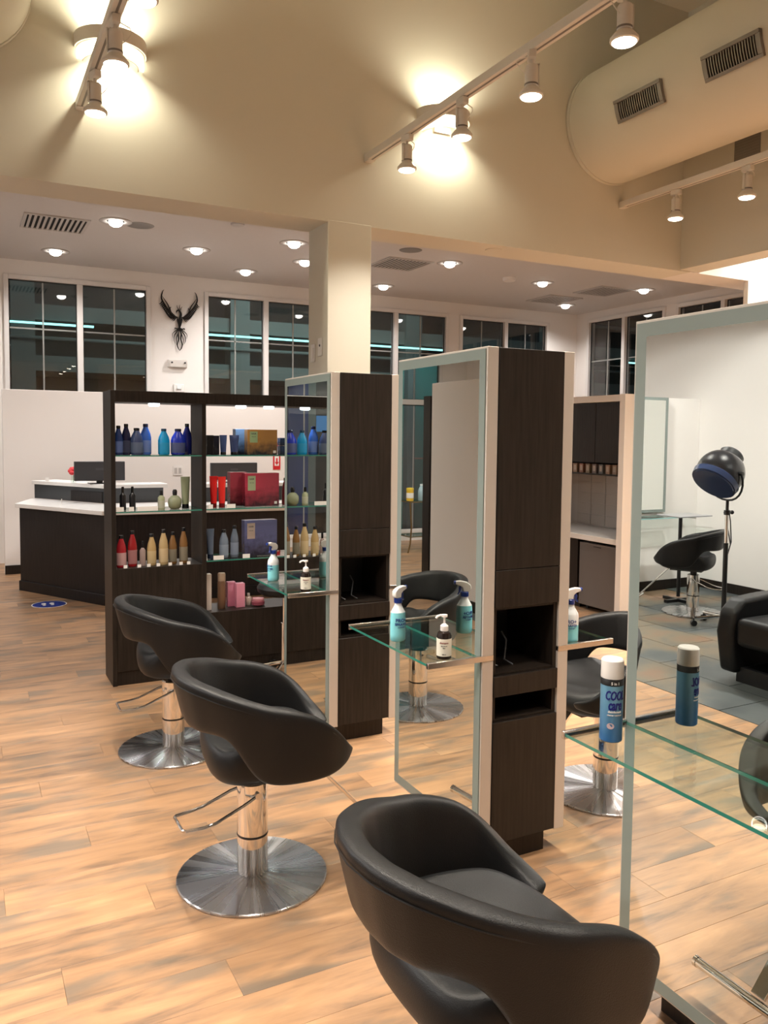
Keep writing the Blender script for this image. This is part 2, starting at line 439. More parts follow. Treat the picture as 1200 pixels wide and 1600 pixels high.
# right wall, windows running towards the camera
RW = [('window_6', 8.92, 10.62), ('window_7', 7.05, 8.72), ('window_8', 5.2, 6.85)]
mb = MB(); y = -3.1
for nm, a, b in RW[::-1]:
    mb.box((9.3, y, 0), (9.45, a, 3.8)); mb.box((9.3, a, 0), (9.45, b, .95)); mb.box((9.3, a, ZW+.06), (9.45, b, 3.8)); y = b
mb.box((9.3, y, 0), (9.45, 11.05, 3.8)); mb.box((9.3, -3.1, 3.8), (9.45, 5.1, 5.0))
struct('wall_right', mb, M_WHITE)
for nm, a, b in RW: window(nm, a, b, .95, ZW+.06, 0, 2, axis='y', X=9.3)
# half-height partitions
struct('wall_reception', MB().box((.40, 10.03, 0), (4.1, 10.15, 2.08)), M_WHITE, bevel=.004)
struct('trim_2', MB().box((.40, 10.012, 0), (4.1, 10.03, .10)), M_DARK)
struct('wall_divider_side', MB().box((-.94, 5.0, 0), (-.82, 6.93, 2.12)), M_WHITE, bevel=.004)
struct('wall_divider_back', MB().box((-3.8, 6.28, 0), (-.94, 6.40, 2.03)), M_WHITE, bevel=.004)
struct('baseboard_left', MB().box((-3.8, -3.0, 0), (-3.785, 6.28, .10)), M_DARK)
struct('baseboard_back', MB().box((-3.785, 6.262, 0), (-.95, 6.28, .10)), M_DARK)
struct('baseboard_side', MB().box((-.82, 5.0, 0), (-.805, 6.93, .10)), M_DARK)
struct('trim_3', MB().box((-3.8, 10.885, 0), (-3.36, 10.9, .1)).box((8.7, 10.885, 0), (9.3, 10.9, .1)), M_DARK)

# ================================================================ OUTSIDE
ext = sthing('trim_4')
build('outdoor_ground', MB().box((-16, 11.05, -.15), (34, 34, -.05)).box((9.45, -6, -.15), (34, 11.05, -.05)), plain('night_paving', (.035, .037, .04), .7), ext)
garage = thing('parking_garage', 'dim grey parking garage across the way, seen through upper windows', 'building', (0, 20, 0))
M_G1 = backdrop_paint('garage_concrete', (.07, .085, .085), (.12, .135, .13)); M_G2 = backdrop_paint('garage_dark', (.02, .024, .026), (.035, .04, .04))
build('facade_wall', MB().box((-10, 2.2, 0), (30, 2.4, 9)), M_G2, garage)
build('floor_slab', MB().box((-10, .1, 3.0), (30, 2.2, 3.35)), M_G1, garage)
build('floor_slab', MB().box((-10, .1, 4.15), (30, 2.2, 4.5)), M_G1, garage)
build('floor_slab', MB().box((-10, .1, 5.6), (30, 2.2, 6.6)), M_G2, garage)
build('sprinkler_pipe', MB().cyl((-10, -.1, 5.1), (30, -.1, 5.1), .05), M_G1, garage)
build('sprinkler_pipe', MB().cyl((-10, -.1, 3.72), (30, -.1, 3.72), .04), M_G1, garage)
for x0, x1 in ((.5, 2.75), (5.2, 12.2), (19, 24)): build('led_strip', MB().box((x0, -.02, 4.03), (x1, .03, 4.075)), M_LEDT, garage, smooth=0)
for i, x in enumerate((-4, 1.0, 6, 11, 16, 21)): build('garage_column', MB().box((x, .0, 0), (x+.5, .5, 5.7)), M_G1, garage)
for (x, z) in ((5.0, 3.62), (5.1, 3.7), (1.0, 3.55), (8.4, 3.6), (12.3, 3.6)): build('tube_light', MB().box((x, .3, z), (x+.35, .36, z+.03)), M_LEDW, garage, smooth=0)
teal = thing('teal_storefront', 'shopfront coloured with teal glow outside the full height windows, seen in mirrors', 'building', (-3.2, 12.4, 0))
M_TEAL = backdrop_paint('teal_glow_cladding', (.02, .17, .17), (.03, .24, .23))  # teal light on this wall is put into its colour
build('cladding', MB().box((-4, 0, 0), (1.0, .2, 4.6)), M_TEAL, teal)
build('pilaster', MB().box((-.45, -.14, 0), (-.30, 0, 4.6)), plain('grey_pilaster', (.09, .11, .12), .6), teal)
build('pilaster', MB().box((1.38, -.1, 0), (1.52, .1, 4.6)), plain('pale_pilaster', (.16, .19, .19), .6), teal)
build('cladding_joint', MB().box((-4, -.012, 1.2), (1.0, 0, 1.23)), M_GRILL, teal)
build('entrance_pillar', MB().box((1.52, -.12, 0), (1.86, .2, 4.6)), plain('navy_pillar_paint', (.012, .045, .20), .5), teal)
build('side_wall', MB().box((1.86, 0, 0), (2.3, .2, 4.6)), plain('night_render_wall', (.05, .06, .065), .7), teal)
build('shop_window', MB().box((1.0, -.02, 0), (1.38, .1, 4)), M_NICHE, teal)
build('window_display', MB().box((1.04, -.04, 1.66), (1.34, -.02, 1.92)), emis('shop_screen', (.08, .28, .6), .6), teal, smooth=0)
lamp('AREA', (-3.0, 11.5, 3.3), 20, (.6, 1, .98), size=1.4, rot=(math.radians(60), 0, 0), name='outdoor_fill_light')  # unseen fill light added to brighten the shopfront
lamp('AREA', (7, 15.0, 5.6), 420, (.75, 1, .95), size=5, rot=(math.radians(80), 0, 0), name='outdoor_fill_light')  # another added fill, lifts the garage beyond the windows

# ================================================================ LIGHT FIXTURES
def track(label, x, ys, y0=-1.9):
    t = thing('lighting_track', label, 'track', (x, 0, 3.37))
    build('rail', MB().box((-.026, y0, -.018), (.026, YB-.005, .026)), M_FIXT, t, bevel=.003)
    build('rail_slot', MB().box((-.005, y0, -.0195), (.005, YB-.06, -.0175)), M_GRILL, t, smooth=0)
    build('end_cap', MB().box((-.027, YB-.06, -.024), (.027, YB, .026)), M_FIXT, t, bevel=.003)
    for y in (.2, -1.6): build('hanger', MB().cyl((0, y, .02), (0, y, .135 if x > 4 else 1.58), .006, seg=8), M_FIXT, t)
    return t
head = None
def spot_head(x, y, label, tilt=(0, 0), loop=1):
    global head
    if head is None:
        head = thing('track_spotlight', label, 'spotlight', (x, y, 3.35), 0, 'white track spotlights')
        build('adapter', MB().box((-.018, -.035, -.035), (.018, .035, 0)), M_FIXT, head, bevel=.004)
        build('yoke', MB().cyl((0, 0, -.03), (0, 0, -.06), .008, seg=10).box((-.036, -.008, -.15), (-.031, .008, -.055)).box((-.036, -.008, -.062), (.02, .008, -.055)), M_FIXT, head)
        build('socket', MB().lathe([(.026, -.155), (.030, -.15), (.030, -.065), (.025, -.058), (.012, -.056)], seg=20), M_FIXT, head)
        build('socket_ring', MB().lathe([(.0305, -.150), (.0315, -.149), (.0315, -.143), (.0305, -.142)], seg=20), M_GRILL, head)
        build('reflector', MB().lathe([(.050, -.20), (.056, -.196), (.056, -.186), (.040, -.166), (.028, -.156)], seg=24), M_FIXT, head)
        build('bulb', MB().lathe([(.001, -.213), (.025, -.211), (.044, -.205), (.051, -.197), (.045, -.195)], seg=24), M_BULB, head)
        pts = [(.03, .012, -.1), (.055, .014, -.075), (.07, .01, -.05), (.06, 0, -.035), (.018, 0, -.02)]
        build('cord', MB().tube(pts, .0025, 6), M_FIXT, head)
        h = head
    else:
        h = dup(head, (x, y, 3.35), 0, label)
    h.rotation_euler = (0, 0, loop)
    return h
TX = [(.605, 'left'), (2.335, 'middle'), (4.50, 'right')]
track('white lighting track crossing in front of the upper left round sconce', .605, None)
track('white lighting track running up from the middle of the upper wall', 2.345, None)
track('white lighting track under the large round duct, near the taupe grille', 4.50, None)
YS = [4.26, 3.67, 3.09, 2.50, 1.6, .7, -.3, -1.2]
WORDS = ['nearest the far end cap', 'second from the far end cap', 'third from the far end cap', 'fourth from the far end cap']
NM = ['track by the left sconce', 'middle track', 'track beneath the large duct']
for k, (x, _) in enumerate(TX):
    for i, y in enumerate(YS):
        lab = f'white spotlight {WORDS[i]}, {NM[k]}' if i < 4 else 'white track spotlight over the viewer, outside the picture'
        h = spot_head(x, y, lab, loop=[.3, 0, 2.6, 2.9, .5, 1, 2, 0][i])
        l = lamp('SPOT', (x, y, 3.13), W_TRACK, WARM, size=.05, spot=113, blend=.9, name='spotlight_light'); l.parent = h
        l.matrix_parent_inverse = Matrix.Identity(4); l.location = (0, 0, -.222)
for o in bpy.data.objects:
    if o.name.startswith('track_spotlight') and o.location.y < 2.0: o['group'] = 'spotlights above the viewer'

def sconce(x, label, y=YB, p=W_SCONCE):
    t = thing('wall_sconce', label, 'wall lamp', (x, y, 3.665))
    def half(r, z0, z1, th=.006, seg=24):
        a = [( r*math.cos(PI+PI*i/seg), r*math.sin(PI+PI*i/seg)) for i in range(seg+1)]
        b = [((r-th)*math.cos(PI+PI*i/seg), (r-th)*math.sin(PI+PI*i/seg)) for i in range(seg+1)][::-1]
        return MB().prism(a+b, z0, z1)
    build('outer_band', half(.19, .015, .085), M_FIXT, t)
    build('inner_band', half(.15, -.05, -.028), M_FIXT, t)
    build('diffuser', half(.175, -.045, .012, .004), emis('sconce_diffuser', (1, .9, .66), 6), t)
    build('mounting_plate', MB().box((-.06, -.02, -.04), (.06, 0, .06)), M_FIXT, t)
    for s in (1, -1):
        l = lamp('SPOT', (0, -.085, .02+.03*s), p, (1, .92, .70) if p < 100 else (1, .96, .90), t, size=.05, spot=150, blend=.7, rot=(PI if s > 0 else 0, 0, 0), name='sconce_light')
    return t
sconce(.765, 'round up-and-down wall sconce behind the track at upper left')
sconce(2.89, 'round up-and-down wall sconce half hidden by the middle track')
sconce(6.7, 'round wall sconce lighting the white bay beyond the right upper wall', p=1300)
sconce(8.3, 'unseen wall sconce added to brighten the far end of the white bay', p=700)  # extra sconce out of view, added to whiten the bay

def downlight(x, y, label, grp='round downlights in the low ceiling'):
    t = thing('ceiling_downlight', label, 'downlight', (x, y, ZC), 0, grp)
    build('trim_ring', MB().lathe([(.155, 0), (.158, -.004), (.15, -.008), (.09, -.004), (.085, .0)], seg=28), M_GRILLW, t)
    build('bulb', MB().lathe([(.001, -.055), (.03, -.052), (.055, -.038), (.068, -.015), (.066, .0)], seg=24), M_BULBW, t)
    lamp('SPOT', (0, 0, -.07), W_DOWN, SOFT, t, size=.06, spot=150, blend=.8, name='downlight_light')
    return t
DL = [(1.38, 8.46, 'round downlight nearest the square diffuser over the reception desk'), (.99, 10.17, 'round downlight above the far left window'),
      (2.39, 9.28, 'round downlight above the phoenix wall ornament'), (3.25, 10.18, 'round downlight above the second window, left of the column'),
      (3.24, 8.44, 'larger round downlight just left of the column'), (3.70, 9.27, 'round downlight half hidden at the column edge'),
      (5.24, 10.2, 'round downlight just right of the column, near the window'), (5.24, 8.46, 'round downlight behind the middle track end, right of the column'),
      (6.98, 8.9, 'round downlight right of the white smoke detector'), (8.52, 8.60, 'round downlight beside the flat square diffuser near the corner'),
      (8.46, 10.2, 'round downlight deep in the window corner')]
for a in DL: downlight(*a)
for x, y in ((-.45, 8.45), (-.9, 10.2), (-2.8, 8.45)): downlight(x, y, 'round downlight over the window side, left of the picture', 'downlights outside the frame')
# left room ceiling lamps (light only the room seen in the mirrors)
for x, y in ((-2.4, 4.3), (-2.4, 1.8), (-2.0, 5.9)):
    h = dup(head, (x, y, 3.35), 0, 'white spotlight over the slate floored room, seen by its light', 'spotlights over the slate room')
    build('stem', MB().cyl((0, 0, 0), (0, 0, 1.6), .012, seg=10), M_FIXT, h)
    l = lamp('SPOT', (0, 0, -.222), 260, SOFT, h, size=.06, spot=162, blend=.4, name='spotlight_light')

# ceiling hardware
def diffuser(x, y, label, s=.30, full=True):
    t = thing('air_diffuser', label, 'air vent', (x, y, ZC))
    fr = MB().box((-s, -s, -.014), (s, -s+.03, 0)).box((-s, s-.03, -.014), (s, s, 0)).box((-s, -s+.03, -.014), (-s+.03, s-.03, 0)).box((s-.03, -s+.03, -.014), (s, s-.03, 0))
    build('frame', fr, M_GRILLW, t)
    build('duct_opening', MB().box((-s+.03, -s+.03, -.003), (s-.03, s-.03, -.001)), M_VOID, t, smooth=0)
    k = 11
    for i in range(k):
        x_ = -s+.06+i*(2*s-.12)/(k-1)
        build('slat', MB().prism([(-.012, -s+.03), (.012, -s+.03), (.012, s-.03), (-.012, s-.03)], -.012, -.009).xform(Matrix.Translation((x_, 0, 0)) @ Matrix.Rotation(.0, 4, 'Y')), M_GRILLW, t, smooth=0)
    return t
diffuser(.86, 8.83, 'square slatted air diffuser in the grey ceiling at far left')
diffuser(4.74, 8.79, 'square slatted air diffuser beside the column')
diffuser(8.10, 8.95, 'square slatted air diffuser near the window corner')
diffuser(7.95, 9.85, 'faint square air diffuser beside the deep corner downlight')
def disc(x, y, z, r, h, name, label, cat, mat, prof=None):
    o = build(name, MB().lathe(prof or [(r*.7, -h), (r*.95, -h*.8), (r, 0)], seg=24), mat, loc=(x, y, z)); return tag(o, label, cat)
disc(1.62, 8.50, ZC, .14, .006, 'ceiling_speaker', 'flat grey round ceiling speaker beside the left downlight', 'speaker', M_GRILL)
disc(4.50, 8.1, ZC, .13, .006, 'ceiling_speaker', 'flat grey round ceiling speaker just right of the column', 'speaker', M_GRILL)
disc(6.39, 8.84, ZC, .085, .05, 'smoke_detector', 'small white smoke detector on the grey ceiling', 'smoke detector', M_WPL)
disc(2.46, 7.96, ZC, .07, .02, 'sprinkler_cap', 'flat round sprinkler cap on the ceiling above the column', 'sprinkler', M_GRILLW)
disc(3.42, 4.93, ZB, .06, .006, 'sprinkler_cap', 'flat beige sprinkler cap under the beam, right of the column', 'sprinkler', M_CREAM)

# round ducts
def duct(cx, label, regs):
    t = thing('round_duct', label, 'duct', (cx, YB-.003, 3.92))
    seg = 48; R = .41
    mb = MB().rings([[(R*math.cos(2*PI*i/seg), y, R*math.sin(2*PI*i/seg)) for i in range(seg)] for y in (0, -1.2, -1.205, -2.4, -2.405, -7.8)])
    build('duct_shell', mb, M_CREAM, t, smooth=60)
    mb = MB().rings([[((R+.004)*math.cos(2*PI*i/seg), y, (R+.006)*math.sin(2*PI*i/seg)) for i in range(seg)] for y in (0, -.03)])
    build('wall_collar', mb, M_CREAM, t, smooth=60)
    for y0, y1 in regs:
        a0, a1 = math.radians(-172), math.radians(-152); R2 = R+.006
        rg = thing_part('air_register', t)
        def patch(u0, u1, w0, w1, r0, r1):
            m_ = MB(); k = 4
            A = [a0+(a1-a0)*(w0+(w1-w0)*i/k) for i in range(k+1)]
            pr = [(r1*math.cos(a), r1*math.sin(a)) for a in A]+[(r0*math.cos(a), r0*math.sin(a)) for a in A[::-1]]
            ya, yb = y0+(y1-y0)*u0, y0+(y1-y0)*u1
            m_.rings([[(x, ya, z) for x, z in pr], [(x, yb, z) for x, z in pr]])
            return m_
        base = patch(.02, .98, .02, .98, R-.005, R+.003); build('duct_opening', base, M_VOID, rg, smooth=0)
        fr = patch(0, 1, 0, .14, R, R+.028)
        for q in (patch(0, 1, .86, 1, R, R+.022), patch(0, .08, .14, .86, R, R+.022), patch(.92, 1, .14, .86, R, R+.022)):
            n = len(fr.v); fr.v += q.v; fr.f += [[n+i for i in f] for f in q.f]; fr.m += q.m
        build('register_frame', fr, M_GRILL, rg, bevel=.002)
        k = 18
        bl = MB()
        for i in range(k):
            u = .09+.82*(i+.5)/k
            q = patch(u-.008, u+.008, .14, .86, R+.002, R+.018); n = len(bl.v); bl.v += q.v; bl.f += [[n+i2 for i2 in f] for f in q.f]; bl.m += q.m
        b_ = build('blades', bl, M_GRILL, rg, smooth=0); b_['kind'] = 'stuff'
    return t
def thing_part(name, parent):
    o = bpy.data.objects.new(name, None); COL.objects.link(o); o.parent = parent; o.empty_display_size = .05; return o
duct(4.36, 'large cream round duct with two slatted registers, upper right', [(-.91, -.50), (-1.63, -1.23)])
duct(-.04, 'cream round duct end at the top left corner', [])
g = thing('return_grille', 'flat taupe return air grille on the right upper wall', 'air vent', (5.14, 4.2, 3.80))
build('plate', MB().box((-.008, -.11, -.17), (0, .11, .17)), plain('taupe_grille', (.23, .21, .19), .6), g)
gb = MB()
for i in range(16): gb.box((-.010, -.10, -.155+i*.0205), (-.008, .10, -.148+i*.0205))
b_ = build('louvres', gb, plain('taupe_louvre', (.25, .23, .205), .6), g, smooth=0); b_['kind'] = 'stuff'
sw = thing('light_switch', 'white light switch on the shaded side of the column', 'switch', (2.07, 5.03, 2.14))
build('switch_plate', MB().box((-.006, -.035, -.058), (0, .035, .058)), M_WPL, sw, bevel=.002); build('rocker', MB().box((-.010, -.016, -.034), (-.006, .016, .034)), M_WPL, sw, bevel=.001)
sw = thing('light_switch', 'white thermostat plate with a dark dot, nearer the column corner', 'switch', (2.07, 4.91, 2.17))
build('switch_plate', MB().box((-.006, -.035, -.058), (0, .035, .058)), M_WPL, sw, bevel=.002); build('sensor_dot', MB().cyl((-.009, 0, .01), (-.006, 0, .01), .008, seg=12), M_BLACK, sw)

# ================================================================ STYLING STATIONS
def station(y0, label, near=False):
    """double sided styling station; local origin on the floor at the near left corner of its left mirror"""
    t = thing('styling_station', label, 'styling station', (1.645, y0, 0), 0)
    W, D, H = .40, .66, 1.92                 # total width, depth, height
    z0 = .095
    for s, x in ((1, 0), (-1, W)):
        # aluminium slab
        xa, xb = (x+.004*s, x+.052*s)
        build('mirror_frame', MB().box((xa, 0, z0), (xb, D, H)), M_SILVER, t, bevel=.002)
        # frosted border of four strips, proud of nothing: flush glass with the mirror inside
        bw = .045; e = .008
        x1, x2 = (x, x+.004*s)
        fb = MB()
        fb.box((x1, e, z0+e), (x2, bw, H-e)); fb.box((x1, D-bw, z0+e), (x2, D-e, H-e)); fb.box((x1, bw, z0+e), (x2, D-bw, z0+bw)); fb.box((x1, bw, H-bw), (x2, D-bw, H-e))
        build('frosted_border', fb, M_FROST, t, smooth=0)
        build('mirror_glass', MB().box((x1, bw, z0+bw), (x2, D-bw, H-bw)), M_MIRROR, t, smooth=0)
        # glass ledge with two metal side bars
        L = -.22*s; xw = x
        gl = MB(); a, b = sorted((xw+L, xw-.001*s)); gl.box((a, .012, .797), (b, D-.014, .806)); gl.m = [0, 0, 1, 1, 1, 1]
        build('glass_ledge', gl, [M_GLASS, M_GEDGE], t, smooth=0)
        build('ledge_bar', MB().box((xw+L-.004*s, -.002, .790), (xw+.052*s, .012, .812)), M_STEELB, t, bevel=.002)
        build('ledge_bar', MB().box((xw+L-.004*s, D-.014, .790), (xw, D-.002, .812)), M_STEELB, t, bevel=.002)
    # tall dark cabinet between the mirrors
    a, b = .053, W-.053; tk = .016; cd = .58
    body = MB().box((a, .01, .10), (a+tk, cd, H-.002)).box((b-tk, .01, .10), (b, cd, H-.002)).box((a+tk, cd-tk, .10), (b-tk, cd, H-.002))
    body.box((a+tk, .01, H-.02), (b-tk, cd-tk, H-.002)).box((a+tk, .01, .10), (b-tk, cd-tk, .116))
    for z in (.556, .655, .728, .978): body.box((a+tk, .012, z-.008), (b-tk, cd-tk, z+.008))
    build('cabinet_carcass', body, M_DARK, t)
    build('toe_kick', MB().box((a+.012, .045, 0), (b-.012, cd-.03, .10)), M_DARK, t)
    build('cabinet_door', MB().box((a+.001, -.004, 1.121), (b-.001, .010, H-.002)), M_DARK, t, bevel=.0015)
    build('drawer_front', MB().box((a+.001, -.004, .982), (b-.001, .010, 1.118)), M_DARK, t, bevel=.0015)
    build('drawer_front', MB().box((a+.001, -.004, .652), (b-.001, .010, .728)), M_DARK, t, bevel=.0015)
    build('lower_door', MB().box((a+.001, -.004, .102), (b-.001, .010, .556)), M_DARK, t, bevel=.0015)
    build('niche_lining', MB().box((a+tk+.001, .30, .737), (b-tk-.001, .31, .969)).box((a+tk+.001, .30, .565), (b-tk-.001, .31, .646)), M_NICHE, t, smooth=0)
    # wires hanging in the niche
    for k, (xx, zz) in enumerate(((.10, .80), (.17, .86))):
        build('tool_cord', MB().tube([(xx, .12, zz), (xx+.01, .10, zz-.03), (xx-.005, .09, .76), (xx+.02, .07, .742)], .004, 6), M_GREYP, t)
    return t
station(1.03, 'nearest two sided mirror station, only its big left mirror in view')
station(2.40, 'middle dark wood mirror station with tall cabinet and open niches')
station(3.77, 'farthest dark wood mirror station, beside the display shelves')

# ================================================================ SALON CHAIRS
def lerp_tab(tab, s):
    for i in range(len(tab)-1):
        if s <= tab[i+1][0]:
            a, b = tab[i], tab[i+1]; k = (s-a[0])/(b[0]-a[0]) if b[0] > a[0] else 0
            return [p+(q-p)*k for p, q in zip(a, b)]
    return list(tab[-1])
# s, x, y, z top, z bottom, half thickness
SHELL = [(0, -.285, 0, .785, .598, .030), (.1, -.275, .085, .783, .598, .030), (.2, -.240, .160, .777, .600, .030), (.3, -.180, .218, .762, .602, .030),
         (.36, -.140, .240, .752, .598, .030), (.40, -.110, .251, .745, .565, .030), (.43, -.085, .258, .738, .505, .029), (.47, -.050, .264, .727, .462, .028),
         (.55, .010, .272, .716, .446, .028), (.64, .085, .275, .700, .443, .028), (.73, .165, .272, .674, .445, .028), (.82, .230, .262, .630, .450, .027),
         (.89, .278, .246, .568, .456, .026), (.94, .308, .222, .525, .460, .025), (.97, .322, .195, .505, .462, .024), (1.0, .328, .160, .496, .462, .022)]
def shell_pt(p, s):
    x = p[1]*.845 if p[1] < 0 else p[1]*.915
    k = .915+.155*max(0, min(1, (abs(s)-.28)/.30)) - .14*max(0, (abs(s)-.80)/.20)
    return Vector((x, p[2]*k*(1 if s >= 0 else -1), 0))
def chair_shell():
    N = 64; rings = []
    S = [-1+2*i/N for i in range(N+1)]
    P = [lerp_tab(SHELL, abs(s)) for s in S]
    ctr = []
    for s, p in zip(S, P): ctr.append(shell_pt(p, s))
    # light smoothing of the heights
    def sm(idx):
        v = [p[idx] for p in P]
        for _ in range(2): v = [v[0]]+[(v[i-1]+2*v[i]+v[i+1])/4 for i in range(1, len(v)-1)]+[v[-1]]
        return v
    zt, zb, th = sm(3), sm(4), sm(5)
    for i, s in enumerate(S):
        d = (ctr[min(i+1, N)]-ctr[max(i-1, 0)]).normalized(); nrm = Vector((d.y, -d.x, 0))   # outward
        if nrm.dot(ctr[i]-Vector((.05, 0, 0))) < 0: nrm = -nrm
        h = (zt[i]-zb[i])/2; zc = (zt[i]+zb[i])/2; K = 20; ring = []
        back = max(0, 1-abs(s)*2)
        for k in range(K):
            a = 2*PI*k/K; ca, sa = math.cos(a), math.sin(a)
            ex = .55; u = math.copysign(abs(ca)**ex, ca); v = math.copysign(abs(sa)**.42, sa) if h > .05 else math.copysign(abs(sa)**.8, sa)
            t_ = th[i]*(1.0+.20*max(0, sa))
            off = u*t_
            lean = (.012*back+.006)*v + (-.008*(1-v)*.5)
            ring.append(ctr[i]+nrm*(off+lean)+Vector((0, 0, zc+v*h)))
        rings.append(ring)
    for end in (0, -1):
        r = rings[end]; c = sum((Vector(p) for p in r), Vector())/len(r); d = (ctr[end]-ctr[1 if end == 0 else -2]).normalized()
        new = [[c+(Vector(p)-c)*k+d*o for p in r] for k, o in ((.86, .007), (.55, .013), (.12, .015))]
        rings = new[::-1]+rings if end == 0 else rings+new
    return MB().rings(rings)
def chair_seat():
    def out(a, sc_):
        c, s = math.cos(a), math.sin(a)
        x = math.copysign(abs(c)**.6, c); y = math.copysign(abs(s)**.6, s)
        return (.035+x*(.268 if x > 0 else .215)*sc_, y*.236*sc_*(1-.08*max(0, x)))
    rings = []
    for sc_, z, e in ((.05, .402, 0), (.55, .402, 0), (.82, .412, 0), (.95, .432, .1), (1.0, .462, .5), (.985, .49, .8), (.93, .510, 1), (.80, .516, .95), (.55, .508, .6), (.25, .503, .2), (.03, .502, .05)):
        r = []
        for i in range(36):
            a = 2*PI*i/36; x, y = out(a, sc_)
            lift = max(0, -x-.04)*.30*e + .055*e*(abs(y)/.235)**2.5*(1 if x > -.1 else .3)*(1 if x < .2 else max(.2, 1-(x-.2)*6)) - max(0, x-.18)*.12*e
            r.append((x, y, z+lift))
        rings.append(r)
    return MB().rings(rings)
def make_chair(label):
    t = thing('salon_chair', label, 'chair', (0, 0, 0), 0, 'black salon chairs')
    build('backrest_shell', chair_shell(), M_LEATH, t, smooth=180, sub=1)
    build('seat', chair_seat(), M_LEATH2, t, smooth=180, sub=1)
    # stitched seam line round the rim
    pts = []
    for i in range(49):
        s = -0.84+1.68*i/48; p = lerp_tab(SHELL, abs(s)); back = max(0, 1-abs(s)*2)
        c = shell_pt(p, s); r = Vector((c.x-.03, c.y, 0)).normalized()
        pts.append(c+r*(p[5]*1.06+.018*back*.7)+Vector((0, 0, p[3]-.030)))
    build('seam', MB().tube(pts, .0018, 5), M_BLACK, t)
    build('base_disc', MB().lathe([(.262, 0), (.270, .002), (.270, .008), (.266, .0105), (.16, .0135), (.075, .0165), (.058, .018)], seg=72), M_DISC, t, smooth=30)
    build('pump_column', MB().lathe([(.055, .02), (.055, .158), (.0535, .160), (.0535, .163), (.055, .165), (.055, .352), (.051, .358), (.044, .358), (.044, .345)], seg=40), M_CHROME, t, smooth=30)
    build('column_collar', MB().lathe([(.0558, .1575), (.0562, .159), (.0562, .164), (.0558, .1655)], seg=40), M_BLACK, t, smooth=30)
    build('seat_mount', MB().lathe([(.030, .34), (.030, .385), (.09, .392), (.09, .405)], seg=20).box((-.08, -.06, .385), (.20, .06, .402)), M_BLACK, t)
    lev = [(.0, -.058, .318), (-.06, -.075, .30), (-.16, -.080, .262), (-.20, -.078, .255), (-.262, -.070, .252), (-.270, -.060, .252), (-.270, .050, .252), (-.262, .060, .252), (-.20, .068, .255), (-.16, .070, .262), (-.06, .068, .30), (.0, .056, .318)]
    a = math.radians(8)
    lv = MB().tube(lev, .0055, 8).cyl((0, -.066, .318), (0, -.05, .318), .012, seg=12).cyl((0, .05, .318), (0, .064, .318), .012, seg=12)
    lv.xform(Matrix.Rotation(a, 4, 'Z')); build('pump_lever', lv, M_STEELB, t)
    # footrest: flat arm and T bar
    def flat(p, q, w, h):
        p, q = Vector(p), Vector(q); d = (q-p).normalized(); s_ = Vector((0, 1, 0)); n_ = d.cross(s_)
        return [[p+s_*w/2+n_*h/2, p-s_*w/2+n_*h/2, p-s_*w/2-n_*h/2, p+s_*w/2-n_*h/2], [q+s_*w/2+n_*h/2, q-s_*w/2+n_*h/2, q-s_*w/2-n_*h/2, q+s_*w/2-n_*h/2]]
    build('footrest_arm', MB().rings(flat((.20, 0, .42), (.50, 0, .10), .042, .012)), M_CHROME, t, bevel=.002)
    build('footrest_bar', MB().cyl((.51, -.19, .085), (.51, .19, .085), .014, seg=16).cyl((.51, -.2, .085), (.51, -.19, .085), .016, seg=16).cyl((.51, .19, .085), (.51, .2, .085), .016, seg=16), M_CHROME, t)
    return t
ch = make_chair('nearest black salon chair, large in front of the nearest mirror'); ch.location = (.932, 1.387, 0)
dup(ch, (.908, 2.765, 0), math.radians(-7), 'black salon chair second from the front, its round steel base in full view')
dup(ch, (.928, 4.10, 0), math.radians(-9), 'black salon chair third from the front, standing before the display shelves')
dup(ch, (2.57, 2.745, 0), PI, 'black salon chair on the far side of the middle mirror station')
far = dup(ch, (-2.68, 5.30, 0), math.radians(60), 'small black salon chair on slate tiles, seen reflected beside the hood dryer')

for c in ch.children:      # this chair is pumped up a little higher than the rest
    if c.name.split('.')[0] in ('backrest_shell', 'seat', 'seam', 'seat_mount', 'footrest_arm', 'footrest_bar'): c.location.z += .016
# saddle stool behind far station
st = thing('rolling_stool', 'black round stool on a slim chrome post beside the far mirror station', 'stool', (1.87, 5.03, 0))
build('seat', MB().lathe([(.05, .55), (.15, .555), (.175, .575), (.18, .60), (.165, .622), (.10, .630), (.001, .628)], seg=32), M_LEATH, st)
build('post', MB().cyl((0, 0, .10), (0, 0, .36), .022).cyl((0, 0, .36), (0, 0, .55), .012), M_CHROME, st)
for i in range(5):
    a = 2*PI*i/5+.3; c, s = math.cos(a), math.sin(a)
    lg = build('leg', MB().cyl((0, 0, .10), (.22*c, .22*s, .065), .012, seg=10), M_CHROME, st)
    build('caster', MB().cyl((.22*c-.02*s, .22*s+.02*c, .026), (.22*c+.02*s, .22*s-.02*c, .026), .025, seg=14).cyl((.22*c, .22*s, .05), (.22*c, .22*s, .07), .008, seg=8), M_BLACK, lg)

